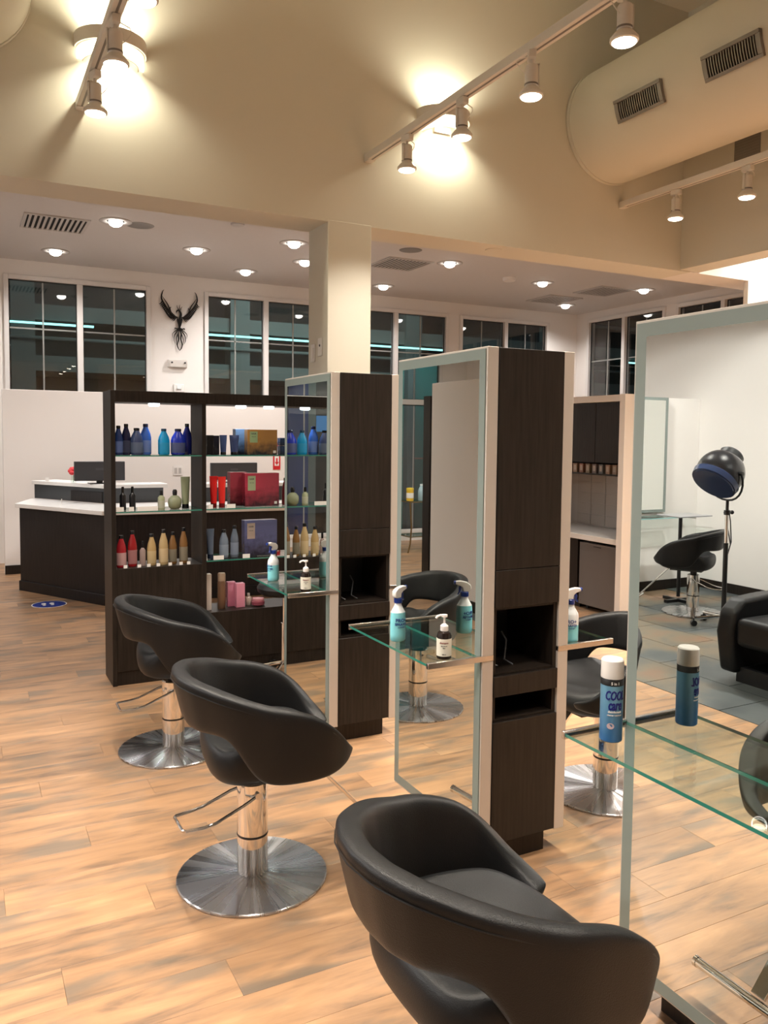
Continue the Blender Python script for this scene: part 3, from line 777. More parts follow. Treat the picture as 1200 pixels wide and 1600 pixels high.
# ================================================================ BOTTLES ON THE LEDGES
def spray(loc, rz, fill, label, tz=0):
    t = thing('spray_bottle', label, 'bottle', loc, rz, 'teal spray bottles on the glass ledges')
    R = .033
    def prof(z):
        pts = [(0, R*.86), (.006, R), (.10, R), (.112, R*.93), (.138, .0155), (.150, .0135)]
        for i in range(len(pts)-1):
            if z <= pts[i+1][0]:
                k = (z-pts[i][0])/(pts[i+1][0]-pts[i][0]); return pts[i][1]+(pts[i+1][1]-pts[i][1])*k
        return pts[-1][1]
    zs = [0, .006]+[fill*k/4 for k in range(1, 5)]
    build('liquid', MB().lathe([(prof(z), z) for z in sorted(set(zs))], seg=28, sy=.85), M_TEALL, t, smooth=50)
    zz = sorted({fill, .10, .112, .138, .150} | {fill+(.150-fill)*k/4 for k in range(1, 4)}); zz = [z for z in zz if z >= fill]
    build('bottle_top', MB().lathe([(prof(z), z) for z in zz], seg=28, sy=.85), M_TRANSW, t, smooth=50)
    build('collar', MB().lathe([(.016, .148), (.0165, .150), (.0165, .165), (.014, .167)], seg=20), M_NAVY, t)
    # trigger head: side profile in x-z, thickness in y
    pr = [(-.022, .170), (-.026, .182), (-.024, .195), (-.010, .206), (.018, .212), (.036, .211), (.040, .204), (.038, .198), (.020, .192), (.010, .184), (.008, .167), (-.012, .167)]
    h = MB().prism([(x, z) for x, z in pr], -.010, .010).xform(Matrix.Rotation(PI/2, 4, 'X'))
    build('spray_head', h, M_WPL, t, bevel=.003)
    tr = [(.012, .190), (.022, .192), (.026, .180), (.024, .168), (.030, .158), (.027, .154), (.018, .166)]
    build('trigger', MB().prism(tr, -.005, .005).xform(Matrix.Rotation(PI/2, 4, 'X')), M_NAVY, t, bevel=.001)
    build('nozzle', MB().cyl((.037, 0, .204), (.045, 0, .204), .008, seg=12), M_NAVY, t)
    le = MB(); wrap_text(le, 'PRO+', .019, R*.93+.002, .078, tz); wrap_text(le, 'SPRAYER', .0135, R*.93+.002, .064, tz); wrap_text(le, 'professional', .006, R*.93+.002, .056, tz)
    build('lettering', le, M_NAVY, t, smooth=0)
    return t
ZL = .8065
CAMANG = lambda x, y: math.atan2(-y, -x)
def facing(x, y, rz): return CAMANG(x, y)-rz
rz = math.radians(20)
spray((1.492, 2.752, ZL), rz, .112, 'teal spray bottle on the middle station left glass ledge', facing(1.49, 2.75, rz)+.45)
rz = math.radians(200)
spray((1.492, 4.185, ZL), rz, .088, 'teal spray bottle on the farthest station glass ledge, half filled', facing(1.49, 4.18, rz)-.9)
rz = math.radians(165-180)
spray((2.092, 2.450, ZL), rz, .068, 'milky spray bottle with little teal liquid, right of the middle station', facing(2.09, 2.43, rz)+.1)
def pump(loc, rz, label):
    t = thing('pump_bottle', label, 'bottle', loc, rz, 'dark pump bottles with cream labels')
    build('bottle', MB().lathe([(.024, 0), (.0265, .004), (.0265, .082), (.023, .094), (.013, .100), (.013, .104)], seg=28), plain('dark_amber_bottle', (.012, .007, .006), .15), t)
    build('label_band', MB().lathe([(.0266, .012), (.0271, .0122), (.0271, .074), (.0266, .0742)], seg=28), plain('cream_label', (.70, .68, .58), .5), t)
    build('collar', MB().lathe([(.014, .100), (.0145, .102), (.0145, .118), (.008, .124), (.005, .126)], seg=20), M_WPL, t)
    build('pump', MB().cyl((0, 0, .12), (0, 0, .150), .004, seg=10).cyl((0, 0, .150), (0, 0, .158), .011, seg=14).tube([(0, 0, .153), (.015, 0, .156), (.027, 0, .152), (.031, 0, .146)], .0045, 8), M_WPL, t)
    a = facing(loc[0], loc[1], rz)
    le = MB(); wrap_text(le, 'shampoo', .009, .0273, .058, a); build('lettering', le, plain('maroon_print', (.2, .03, .03), .5), t, smooth=0)
    le = MB(); wrap_text(le, 'tea tree &', .0055, .0273, .048, a); wrap_text(le, 'aloe', .0055, .0273, .041, a); wrap_text(le, '250 ml', .005, .0273, .018, a)
    le.lathe([(.0274, .027), (.0276, .028), (.0276, .034), (.0274, .035)], seg=3) if False else None
    build('lettering', le, M_GREYP, t, smooth=0)
    return t
pump((1.520, 2.455, ZL), math.radians(165), 'dark pump bottle with cream label on the middle station ledge')
pump((1.542, 3.835, ZL), math.radians(165), 'dark pump bottle with cream label on the farthest station ledge')
can = thing('spray_can', 'blue aerosol can with white cap on the nearest glass ledge', 'can', (1.506, 1.592, ZL), 0)
def can_mat():
    m, n, l, b = nt('blue_can_print')
    tc = n.new('ShaderNodeTexCoord'); s = n.new('ShaderNodeSeparateXYZ'); l.new(tc.outputs['Object'], s.inputs[0])
    r = n.new('ShaderNodeValToRGB'); e = r.color_ramp.elements
    e[0].position = 0; e[0].color = (.01, .10, .33, 1); e[1].position = 1; e[1].color = (.16, .36, .52, 1)
    mr = n.new('ShaderNodeMapRange'); mr.inputs[1].default_value = 0; mr.inputs[2].default_value = .155; l.new(s.outputs['Z'], mr.inputs[0])
    t = n.new('ShaderNodeTexNoise'); t.inputs['Scale'].default_value = 30; ad = n.new('ShaderNodeMath'); ad.operation = 'MULTIPLY_ADD'; ad.inputs[1].default_value = .35
    l.new(tc.outputs['Object'], t.inputs['Vector']); l.new(t.outputs['Fac'], ad.inputs[0]); l.new(mr.outputs[0], ad.inputs[2])
    l.new(ad.outputs[0], r.inputs[0]); l.new(r.outputs[0], b.inputs['Base Color']); b.inputs['Roughness'].default_value = .28; b.inputs['Metallic'].default_value = .3
    return m
build('can_body', MB().lathe([(.027, 0), (.0295, .003), (.0295, .150)], seg=36), can_mat(), can)
build('black_band', MB().lathe([(.0297, .150), (.0297, .166), (.027, .170)], seg=36), M_BLACK, can)
build('cap', MB().lathe([(.0295, .168), (.0298, .169), (.0290, .214), (.026, .2175), (.001, .218)], seg=36), M_WPL, can)
ca = CAMANG(1.506, 1.592)+.30
le = MB(); wrap_text(le, 'COOL', .034, .0300, .114, ca, .2, .56); wrap_text(le, 'COOL', .034, .0300, .114, ca+.03, .2, .56); wrap_text(le, 'care', .038, .0300, .088, ca, .2, .56); wrap_text(le, 'care', .038, .0300, .088, ca+.03, .2, .56); build('lettering', le, plain('navy_print', (.008, .012, .16), .4), can, smooth=0)
le = MB(); wrap_text(le, '5 in 1', .010, .0300, .154, ca); wrap_text(le, 'disinfectant', .008, .0300, .080, ca, .1); wrap_text(le, 'cleaner lubricant', .006, .0300, .072, ca, .1); build('lettering', le, M_WPL, can, smooth=0)
le = MB(); v_ = len(le.v)
for rr in (0,):
    ring = [(ca-.35+.0075/.03*math.cos(2*PI*i/20)*1.3, .045+.008*math.sin(2*PI*i/20)) for i in range(20)]
    le.rings([[(.0297*math.cos(a), .0297*math.sin(a), z) for a, z in ring], [(.0301*math.cos(a), .0301*math.sin(a), z) for a, z in ring]])
build('round_seal', le, plain('pink_seal', (.55, .42, .45), .4), can, smooth=0)

# ================================================================ DISPLAY SHELF UNIT
SX, SY = .816, 5.266
sh = thing('display_shelf', 'dark wood open display shelving with glass shelves of hair products', 'shelving unit', (SX, SY, 0))
Wd, Dp, Hh = 1.345, .30, 1.867
build('side_panel', MB().box((0, 0, 0), (.028, Dp, Hh)), M_DARK, sh, bevel=.0015)
build('side_panel', MB().box((Wd-.028, 0, 0), (Wd, Dp, Hh)), M_DARK, sh, bevel=.0015)
build('divider', MB().box((.572, .003, 0), (.600, Dp, Hh-.07)), M_DARK, sh, bevel=.0015)
build('header', MB().box((.028, 0, Hh-.072), (Wd-.028, Dp, Hh)), M_DARK, sh, bevel=.0015)
build('base_cabinet', MB().box((.028, .004, .09), (.572, Dp, .748)), M_DARK, sh, bevel=.0015)
build('base_cabinet', MB().box((.600, .004, .09), (Wd-.028, Dp, .418)), M_DARK, sh, bevel=.0015)
build('plinth', MB().box((.028, .012, 0), (.572, Dp, .09)).box((.600, .012, 0), (Wd-.028, Dp, .09)), M_DARK, sh)
for x0, x1, z in ((.028, .572, 1.455), (.600, Wd-.028, 1.455), (.028, .572, 1.100), (.600, Wd-.028, 1.100), (.600, Wd-.028, .758)):
    g = MB().box((x0+.001, .006, z), (x1-.001, Dp-.006, z+.008)); g.m = [0, 0, 1, 1, 1, 1]
    build('glass_shelf', g, [M_GLASS, M_GEDGE], sh, smooth=0)
for x, y in ((.30, .17), (.88, .15), (1.08, .15)):
    p = build('puck_light', MB().lathe([(.001, -.016), (.03, -.016), (.036, -.010), (.036, 0)], c=(x, y, Hh-.072), seg=20), M_PUCK, sh)
    lamp('SPOT', (x, y, Hh-.094), 3.0, (.85, .93, 1), sh, size=.03, spot=140, blend=.9, name='puck_light_lamp')
# price tags on shelf fronts are seen as small cream cards
def card(x, z, y, w, h, lab):
    o = build('price_card', MB().box((-w/2, 0, 0), (w/2, .0015, h)), M_WPL, loc=(x, y, z)); return tag(o, lab, 'price card', 'price cards on the display shelves')
for x, q in ((.90, 'at the left of the shorter red bottle'), (.985, 'between the red bottle and the smallest bottle'), (1.045, 'beside the smallest pinkish bottle'), (1.105, 'between the two gold bottles'), (1.18, 'below the taller gold bottle'), (1.25, 'below the brown bottles'), (1.30, 'at the divider end of the warm coloured bottles')):
    card(x, .749, SY+.012, .022, .020, 'tiny white price card '+q)
for x, w, q in ((.868, .05, 'at the left end of the middle glass shelf'), (.94, .03, 'between the two small black bottles'), (1.04, .13, 'long one left of the small sage bottle')): card(x, 1.109, SY+.012, w, .028, 'white price card '+q)
for x, z, w, q in ((1.447, 1.109, .03, 'left of the bright red tubes'), (1.585, 1.109, .06, 'right of the bright red tubes'), (1.50, .767, .07, 'by the slate blue tube'), (1.69, .767, .05, 'by the indigo gift box')): card(x, z, SY+.012, w, .028, 'white price card '+q)

_mc = {}
def cm(c, rough=.25, metal=0):
    k = (c, rough, metal)
    if k not in _mc: _mc[k] = plain('product_colour', c, rough, metal)
    return _mc[k]
def bottle(x, z, y, w, h, col, capc, label, cat='bottle', band=None, grp=None, shape='tall'):
    t = thing('product_bottle', label, cat, (x, y, z), 0, grp)
    r = w/2
    if shape == 'tall': pr = [(r*.86, 0), (r, h*.04), (r*1.0, h*.55), (r*.86, h*.68), (r*.50, h*.84), (r*.40, h*.90)]; cap = [(r*.46, h*.90), (r*.46, h*.985), (r*.40, h)]
    elif shape == 'round': pr = [(r*.6, 0), (r*.9, h*.10), (r, h*.30), (r*.95, h*.50), (r*.55, h*.66), (r*.25, h*.70)]; cap = [(r*.30, h*.70), (r*.34, h*.78), (r*.34, h*.92), (r*.20, h)]
    else: pr = [(r*.95, 0), (r, h*.03), (r, h*.62), (r*.6, h*.70), (r*.35, h*.74)]; cap = [(r*.42, h*.74), (r*.42, h*.96), (r*.35, h)]
    build('bottle_body', MB().lathe(pr, seg=22, sy=.8), cm(col), t, smooth=50)
    build('cap', MB().lathe(cap, seg=18, sy=.8), cm(capc), t)
    if band:
        rb = r*1.012; b0, b1 = h*.08, h*.46
        build('label_band', MB().lathe([(rb, b0), (rb*1.005, b0+.001), (rb*1.005, b1), (rb, b1+.001)], seg=22, sy=.8), cm(band, .5), t)
    return t
def tubeb(x, z, y, w, h, col, capc, label, grp=None, cat='tube'):
    t = thing('product_tube', label, cat, (x, y, z), 0, grp)
    n = 20; R = []
    for k in range(7):
        q = k/6; zz = h*(.14+.86*q); rx = w/2*(.72+.28*q); ry = w/2*(.70*(1-q)**.7+.03)
        R.append([(rx*math.cos(2*PI*i/n), ry*math.sin(2*PI*i/n), zz) for i in range(n)])
    build('tube_body', MB().rings(R), cm(col), t, smooth=50)
    build('cap', MB().lathe([(w*.36, 0), (w*.37, .003), (w*.36, h*.14)], seg=n), cm(capc), t)
    return t
def gift(x, z, y, w, h, d, c1, c2, labc, label, rz=0, grp=None):
    t = thing('gift_box', label, 'box', (x, y, z), rz, grp)
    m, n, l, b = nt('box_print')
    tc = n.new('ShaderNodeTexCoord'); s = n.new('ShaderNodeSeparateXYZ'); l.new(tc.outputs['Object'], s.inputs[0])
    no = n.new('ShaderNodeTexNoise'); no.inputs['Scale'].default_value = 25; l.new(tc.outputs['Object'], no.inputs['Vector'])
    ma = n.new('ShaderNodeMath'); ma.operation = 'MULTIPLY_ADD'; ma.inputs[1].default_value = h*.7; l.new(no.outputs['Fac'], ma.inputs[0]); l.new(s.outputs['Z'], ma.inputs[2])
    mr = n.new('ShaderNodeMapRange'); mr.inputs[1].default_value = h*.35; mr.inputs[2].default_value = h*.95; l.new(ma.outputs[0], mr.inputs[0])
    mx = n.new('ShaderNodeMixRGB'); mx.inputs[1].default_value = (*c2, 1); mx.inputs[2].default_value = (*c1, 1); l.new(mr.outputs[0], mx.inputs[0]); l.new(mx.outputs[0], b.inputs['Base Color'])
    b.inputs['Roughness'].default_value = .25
    build('carton', MB().box((-w/2, 0, 0), (w/2, d, h)), m, t, bevel=.0015)
    if labc:
        build('front_label', MB().box((-w*.42, -.001, h*.48), (-w*.42+.055, 0, h*.92)), cm(labc, .5), t, smooth=0)
        build('price_sticker', MB().box((w*.36, -.001, h*.06), (w*.36+.02, 0, h*.06+.018)), M_WPL, t, smooth=0)
        le = MB(); v, f = glyphs('HAIR', .016, .0003); nn = len(le.v)
        le.v += [(-w*.42+.0275+a, -.0013-c_, h*.80+b_) for a, b_, c_ in v]; le.f += [[nn+i for i in q] for q in f]; le.m += [0]*len(f)
        v, f = glyphs('care set', .009, .0003); nn = len(le.v)
        le.v += [(-w*.42+.0275+a, -.0013-c_, h*.70+b_) for a, b_, c_ in v]; le.f += [[nn+i for i in q] for q in f]; le.m += [0]*len(f)
        build('lettering', le, M_GREYP, t, smooth=0)
    return t
NV = (.012, .018, .06); BK = (.006, .006, .008)
zA = 1.4635; G1 = 'blue bottles on the top glass shelf'
bottle(.878, zA, 5.36, .055, .185, (.015, .04, .16), BK, 'navy bottle touching the left side of the top glass shelf', band=(.10, .16, .40), grp=G1)
bottle(.927, zA, 5.37, .058, .197, (.006, .010, .05), BK, 'slim near-black navy bottle with a long neck on the top shelf', band=(.03, .04, .09), grp=G1)
bottle(.992, zA, 5.37, .080, .172, (.05, .08, .20), BK, 'wide slate blue bottle between two taller ones on the top shelf', band=(.10, .14, .24), grp=G1)
bottle(1.058, zA, 5.42, .072, .200, (.05, .16, .62), NV, 'tall bright blue translucent bottle on the top shelf', band=(.16, .26, .60), grp=G1)
bottle(1.164, zA, 5.37, .074, .170, (.005, .33, .70), (.01, .06, .12), 'cyan blue bottle standing alone in the middle of the top shelf', band=(.01, .30, .60), grp=G1)
bottle(1.256, zA, 5.37, .094, .170, (.012, .035, .45), NV, 'broad royal blue bottle near the divider on the top shelf', band=(.06, .08, .20), grp=G1)
bottle(1.335, zA, 5.45, .062, .205, (.01, .02, .22), BK, 'dark blue bottle behind the broad royal blue one, against the divider', grp=G1)
zA2 = 1.1085; G2 = 'bottles on the middle glass shelf'
bottle(.908, zA2, 5.40, .040, .150, (.012, .012, .015), BK, 'small black bottle at the left of the middle glass shelf', shape='box', grp=G2)
bottle(.968, zA2, 5.40, .040, .150, (.015, .015, .018), BK, 'small black bottle beside another black one on the middle glass shelf', shape='box', grp=G2)
bottle(1.143, zA2, 5.36, .045, .125, (.34, .36, .22), BK, 'small square sage bottle with black cap on the middle shelf', shape='box', band=(.42, .42, .32), grp=G2)
bottle(1.233, zA2, 5.37, .090, .128, (.25, .27, .17), BK, 'squat round sage bottle with black pump on the middle shelf', shape='round', band=None, grp=G2)
tubeb(1.305, zA2, 5.38, .062, .210, (.24, .27, .17), BK, 'tall sage green tube standing on its black cap by the divider', grp=G2)
zA3 = .7485; G3 = 'warm coloured bottles on the lower shelf'
bottle(.884, zA3, 5.33, .062, .205, (.30, .012, .02), BK, 'shorter red bottle at the left end of the lower shelf', band=(.42, .25, .25), grp=G3)
bottle(.955, zA3, 5.345, .058, .230, (.27, .012, .015), BK, 'taller red bottle with pink label on the lower shelf', band=(.30, .13, .13), grp=G3)
bottle(1.018, zA3, 5.34, .038, .160, (.30, .22, .20), BK, 'smallest pinkish bottle with black spray cap on the lower shelf', shape='box', grp=G3)
bottle(1.075, zA3, 5.34, .058, .205, (.42, .29, .13), BK, 'shorter gold bottle on the lower shelf', band=(.45, .34, .18), grp=G3)
bottle(1.152, zA3, 5.345, .060, .230, (.44, .32, .16), BK, 'taller gold bottle on the lower shelf', band=(.50, .38, .22), grp=G3)
bottle(1.213, zA3, 5.35, .052, .210, (.18, .09, .03), BK, 'shorter brown bottle with grey label on the lower shelf', band=(.16, .14, .10), grp=G3)
bottle(1.285, zA3, 5.355, .054, .235, (.20, .10, .035), BK, 'taller brown bottle with grey label next to the divider', band=(.20, .17, .12), grp=G3)
# bay two
gift(1.468, zA, 5.36, .045, .130, .05, (.01, .01, .012), (.008, .008, .01), None, 'narrow black carton at the left of the upper right glass shelf')
gift(1.513, zA, 5.37, .040, .128, .05, (.012, .014, .025), (.008, .008, .01), None, 'narrow navy black carton beside the blue tubes')
tubeb(1.562, zA, 5.38, .052, .132, (.03, .06, .17), BK, 'navy tube standing left of the other navy tube')
tubeb(1.638, zA, 5.38, .068, .132, (.025, .05, .15), BK, 'wider navy tube standing beside the gold gift box')
gift(1.722, zA, 5.46, .10, .175, .07, (.16, .28, .48), (.02, .02, .03), None, 'pale blue carton half behind the gold gift box')
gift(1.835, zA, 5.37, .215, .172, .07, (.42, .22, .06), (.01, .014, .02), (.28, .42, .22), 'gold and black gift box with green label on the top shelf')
gift(2.015, zA, 5.40, .08, .06, .06, (.02, .05, .16), (.015, .03, .08), None, 'small navy box at the bottom of a pair, right end of top shelf')
gift(2.015, zA+.061, 5.40, .08, .055, .06, (.02, .06, .18), (.015, .03, .08), None, 'small navy box stacked on another, right end of top shelf')
tubeb(1.492, zA2, 5.37, .056, .212, (.62, .012, .012), (.12, .003, .004), 'left one of two bright red tubes on the middle shelf')
tubeb(1.546, zA2, 5.36, .056, .208, (.66, .02, .015), (.12, .003, .004), 'right one of two bright red tubes on the middle shelf')
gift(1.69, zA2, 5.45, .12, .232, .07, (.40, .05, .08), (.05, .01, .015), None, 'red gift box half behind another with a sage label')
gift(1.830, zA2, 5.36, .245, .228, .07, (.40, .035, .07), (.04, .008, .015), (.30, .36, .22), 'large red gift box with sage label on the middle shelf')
bottle(2.02, zA2, 5.42, .05, .19, (.25, .02, .03), BK, 'dark red bottle at the right end of the middle shelf')
zA4 = .7665
tubeb(1.468, zA4, 5.37, .055, .200, (.09, .12, .18), (.01, .02, .05), 'slate blue tube at the left of the lower right glass shelf')
bottle(1.562, zA4, 5.37, .062, .190, (.16, .20, .26), BK, 'shorter slate blue bottle on the lower right glass shelf', band=(.20, .25, .32))
bottle(1.636, zA4, 5.37, .056, .215, (.12, .15, .20), BK, 'taller slate blue bottle on the lower right glass shelf', band=(.18, .22, .30))
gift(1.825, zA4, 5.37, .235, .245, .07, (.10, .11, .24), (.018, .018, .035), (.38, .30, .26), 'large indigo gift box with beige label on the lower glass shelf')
zA5 = .4185
gift(1.446, zA5, 5.34, .045, .245, .045, (.62, .55, .50), (.60, .52, .48), None, 'tall slim cream carton standing on the bottom shelf')
o = thing('hairspray_can', 'slim bronze aerosol can on the bottom shelf', 'can', (1.545, 5.37, zA5))
build('can_body', MB().lathe([(.026, 0), (.0275, .003), (.0275, .18), (.024, .19)], seg=22), cm((.20, .11, .065), .3, .4), o); build('cap', MB().lathe([(.0265, .19), (.0265, .235), (.023, .243)], seg=22), cm((.35, .24, .17), .4), o)
gift(1.625, zA5, 5.40, .055, .170, .04, (.60, .22, .32), (.50, .16, .24), None, 'pink carton standing behind another pink carton, bottom shelf')
gift(1.672, zA5, 5.345, .060, .165, .05, (.66, .26, .36), (.60, .22, .30), None, 'front pink carton with pale print on the bottom shelf')
bottle(1.745, zA5, 5.40, .045, .085, (.36, .28, .24), (.4, .36, .33), 'tiny beige bottle behind the dark pink jar', shape='box')
jar = thing('cosmetic_jar', 'low dark pink jar lying at the right of the bottom shelf', 'jar', (1.80, 5.36, zA5))
build('jar_body', MB().lathe([(.03, 0), (.045, .008), (.047, .03), (.04, .036)], seg=24), cm((.22, .05, .07)), jar); build('lid', MB().lathe([(.042, .036), (.043, .04), (.04, .052), (.01, .056)], seg=24), cm((.38, .14, .16)), jar)

# ================================================================ RECEPTION DESK
dk = thing('reception_desk', 'angled dark reception desk with white counters behind the shelving', 'desk', (0, 0, 0))
F = [(.50, 8.98), (1.15, 7.84), (3.2, 7.70)]      # visitor face
def offs(poly, d):     # shift a polyline to its right-hand/near side
    return [(x - (.87*d if i < 1 else .5*d if i == 1 else 0), y - (.5*d if i < 1 else .85*d if i == 1 else d)) for i, (x, y) in enumerate(poly)]
back_ = [(3.2, 8.5), (1.25, 8.62), (.66, 9.62)]
def body(d0, inner, z0, z1): return MB().prism(offs(F, d0)+inner, z0, z1)
build('desk_front', body(0, [(3.2, 7.78), (1.19, 7.92), (.56, 9.03)], 0, .84), M_DARK2, dk)
build('desk_plinth', body(.02, [(3.2, 7.76), (1.19, 7.9), (.56, 9.02)], 0, .10), M_DARK2, dk, bevel=.004)
build('lower_counter', body(.05, back_, .845, .885), M_COUNTER, dk, bevel=.003)
up = [(.66, 9.62), (1.25, 8.62), (1.90, 8.58)]
build('upper_panel', MB().prism([(.69, 9.64), (1.27, 8.66), (1.86, 8.62), (1.86, 8.68), (1.30, 8.72), (.74, 9.67)], .885, 1.04), plain('charcoal_panel', (.045, .05, .055), .4), dk)
build('bag_recess', MB().prism([(1.0, 9.085), (1.25, 8.662), (1.26, 8.667), (1.01, 9.09)], .89, 1.0), M_DARK2, dk)
build('upper_counter', MB().prism(up+[(1.90, 8.92), (1.42, 8.95), (.92, 9.78)], 1.04, 1.078), M_COUNTER, dk, bevel=.003)
build('desk_end', MB().prism([(.52, 8.99), (.66, 9.62), (.74, 9.67), (.60, 9.0)], 0, .84), M_WHITE, dk)
build('upper_counter', MB().box((2.22, 8.45, 1.04), (3.3, 8.78, 1.078)), M_COUNTER, dk, bevel=.003)
build('upper_panel', MB().box((2.25, 8.50, .84), (3.2, 8.55, 1.04)), plain('charcoal_panel_b', (.03, .032, .035), .4), dk)
build('desk_back', MB().box((1.3, 8.62, 0), (1.86, 8.66, .84)).box((2.25, 8.5, 0), (3.2, 8.54, .84)), M_DARK2, dk)
def monitor(x, y, z, w, h, label):
    t = thing('monitor', label, 'monitor', (x, y, z), 0)
    build('screen_back', MB().box((-w/2, -.02, .0), (w/2, .02, h)), M_GREYP, t, bevel=.006)
    build('stand', MB().box((-.03, .0, -.03), (.03, .03, .05)).box((-.11, -.07, -.03), (.11, .09, -.022)), M_BLACK, t)
    build('logo_plate', MB().box((-.04, -.0215, h*.55), (.04, -.02, h*.66)), plain('grey_badge', (.06, .063, .07), .4), t)
    return t
monitor(1.255, 8.82, 1.109, .50, .20, 'dark monitor back on the reception counter, left of the shelving')
monitor(2.62, 8.62, 1.109, .52, .185, 'dark monitor back seen through the right shelving bay')
fl = thing('flower', 'red flower in a small clear vase on the reception counter', 'flower', (1.02, 9.0, 1.079))
build('vase', MB().lathe([(.022, 0), (.028, .02), (.022, .07), (.026, .08)], seg=18), M_GLASS, fl)
for i in range(9):
    a = i*2.4; r = .012+.004*i; z = .15-.006*i
    build('petal', MB().ball((r*math.cos(a), r*math.sin(a), z), .030, seg=10, n=6, sz=.8), cm((.55, .012, .02), .5), fl)
build('stem', MB().cyl((0, 0, .01), (0, 0, .12), .003, seg=6), cm((.05, .15, .04), .5), fl)
o = thing('note_card', 'tiny pale card standing at the counter end', 'card', (.80, 9.42, 1.079)); build('card', MB().box((-.02, 0, 0), (.02, .003, .04)), M_WPL, o)
o = thing('pen', 'small white pen upright on the lower counter', 'pen', (.86, 8.62, .886)); build('barrel', MB().cyl((0, 0, 0), (.004, 0, .06), .004, seg=8), M_WPL, o)
# floor sticker
dc = thing('floor_sticker', 'round blue and white distancing floor sticker by the desk', 'sticker', (.69, 8.10, .0006))
build('disc', MB().lathe([(.155, 0), (.155, .0015), (.001, .0015)], seg=40), M_WPL, dc, smooth=0)
build('blue_ring', MB().lathe([(.145, .0015), (.145, .0022), (.001, .0022)], seg=40), cm((.012, .03, .22), .4), dc, smooth=0)
fp = MB()
for s in (-1, 1):
    fp.lathe([(.001, .0022), (.022, .0023), (.022, .003), (.001, .003)], c=(s*.035-.01, .03, 0), seg=16, sy=1.6); fp.lathe([(.001, .0022), (.016, .0023), (.016, .003), (.001, .003)], c=(s*.035-.01, -.035, 0), seg=14, sy=1.1)
build('footprint_marks', fp, M_WPL, dc, smooth=0)

# ================================================================ WALL PIECES
ph = thing('phoenix_ornament', 'black openwork metal phoenix with raised wings on the white pier', 'wall art', (2.575, 10.885, 3.09))
def strokes(lines, parent, name):
    mb = MB()
    for pts, w0, w1 in lines:
        n = len(pts); P = []
        # resample by Catmull-Rom
        def cr(p0, p1, p2, p3, t): return tuple(.5*((2*p1[k])+(-p0[k]+p2[k])*t+(2*p0[k]-5*p1[k]+4*p2[k]-p3[k])*t*t+(-p0[k]+3*p1[k]-3*p2[k]+p3[k])*t**3) for k in (0, 1))
        for i in range(n-1):
            for j in range(5):
                P.append(cr(pts[max(i-1, 0)], pts[i], pts[i+1], pts[min(i+2, n-1)], j/5))
        P.append(pts[-1])
        m_ = len(P); Wd_ = [1.45*max(.0012, (w0+(w1-w0)*i/(m_-1))*min(1, .35+3*min(i, m_-1-i)/m_)) for i in range(m_)]
        mb.tube([(x, -.006, z) for x, z in P], Wd_, 6)
    build(name, mb, M_ART, parent)
for s, nm in ((-1, 'wing'), (1, 'wing')):
    L_ = [([(s*.02, .04), (s*.09, .06), (s*.15, .13), (s*.20, .20), (s*.235, .28), (s*.22, .36), (s*.20, .385)], .012, .004),
          ([(s*.04, .03), (s*.12, .035), (s*.17, .09), (s*.21, .15), (s*.245, .22)], .010, .003),
          ([(s*.05, .05), (s*.11, .10), (s*.125, .16), (s*.105, .165)], .007, .002),
          ([(s*.12, .10), (s*.15, .19), (s*.19, .25), (s*.23, .31)], .006, .002)]
    for i in range(14):
        t_ = i/13; bx_, bz = s*(.05+.175*t_), .02+.20*t_**1.15
        L_.append(([(bx_, bz+.02), (bx_+s*.02, bz-.015), (bx_+s*.045, bz-.035+.015*t_)], .007, .0015))
    strokes(L_, ph, 'wing')
strokes([([(0, -.12), (-.005, -.04), (.005, .03), (.015, .09), (-.01, .135), (-.04, .12), (-.045, .09)], .016, .004), ([(-.005, .14), (-.03, .17), (-.035, .20)], .004, .0015), ([(.005, .14), (.0, .18), (.005, .21)], .004, .0015), ([(.015, .135), (.02, .165), (.035, .185)], .004, .0015),
         ([(-.03, .03), (-.01, -.05), (.0, -.10)], .012, .004), ([(.03, .03), (.012, -.05), (.0, -.10)], .012, .004)], ph, 'body')
strokes([([(0, -.09), (-.03, -.11), (-.06, -.10), (-.065, -.12)], .008, .003), ([(0, -.09), (.03, -.11), (.06, -.10), (.065, -.12)], .008, .003)], ph, 'claws')
T_ = []
for s in (-1, 1):
    T_ += [([(0, -.10), (s*.02, -.17), (s*.015, -.24), (s*.032, -.31), (s*.02, -.36), (0, -.39)], .006, .004), ([(0, -.11), (s*.04, -.15), (s*.07, -.20), (s*.075, -.26), (s*.06, -.30)], .006, .002),
           ([(0, -.11), (s*.06, -.14), (s*.095, -.18), (s*.09, -.23)], .005, .0015), ([(0, -.12), (s*.03, -.19), (s*.045, -.25), (s*.04, -.32)], .004, .0015)]
strokes(T_, ph, 'tail')
em = thing('emergency_light', 'white emergency light unit below the phoenix ornament', 'emergency light', (2.545, 10.9, 2.53))
build('housing', MB().rings([[(-.13, 0, .05), (.13, 0, .05), (.13, 0, -.05), (-.13, 0, -.05)], [(-.12, -.07, .04), (.12, -.07, .04), (.10, -.05, -.05), (-.10, -.05, -.05)]]), M_WPL, em, bevel=.004)
for s in (-1, 1): build('lamp_eye', MB().cyl((s*.085, -.068, .005), (s*.085, -.08, .005), .012, seg=12), M_GREYP, em)
fa = thing('fire_strobe', 'small white alarm strobe just above the shelving top', 'alarm', (2.56, 10.9, 2.21)); build('base', MB().box((-.07, -.03, -.06), (.07, 0, .05)), M_WPL, fa, bevel=.01); build('lens', MB().box((-.03, -.045, -.02), (.03, -.03, .03)), M_TRANSW, fa, bevel=.004)
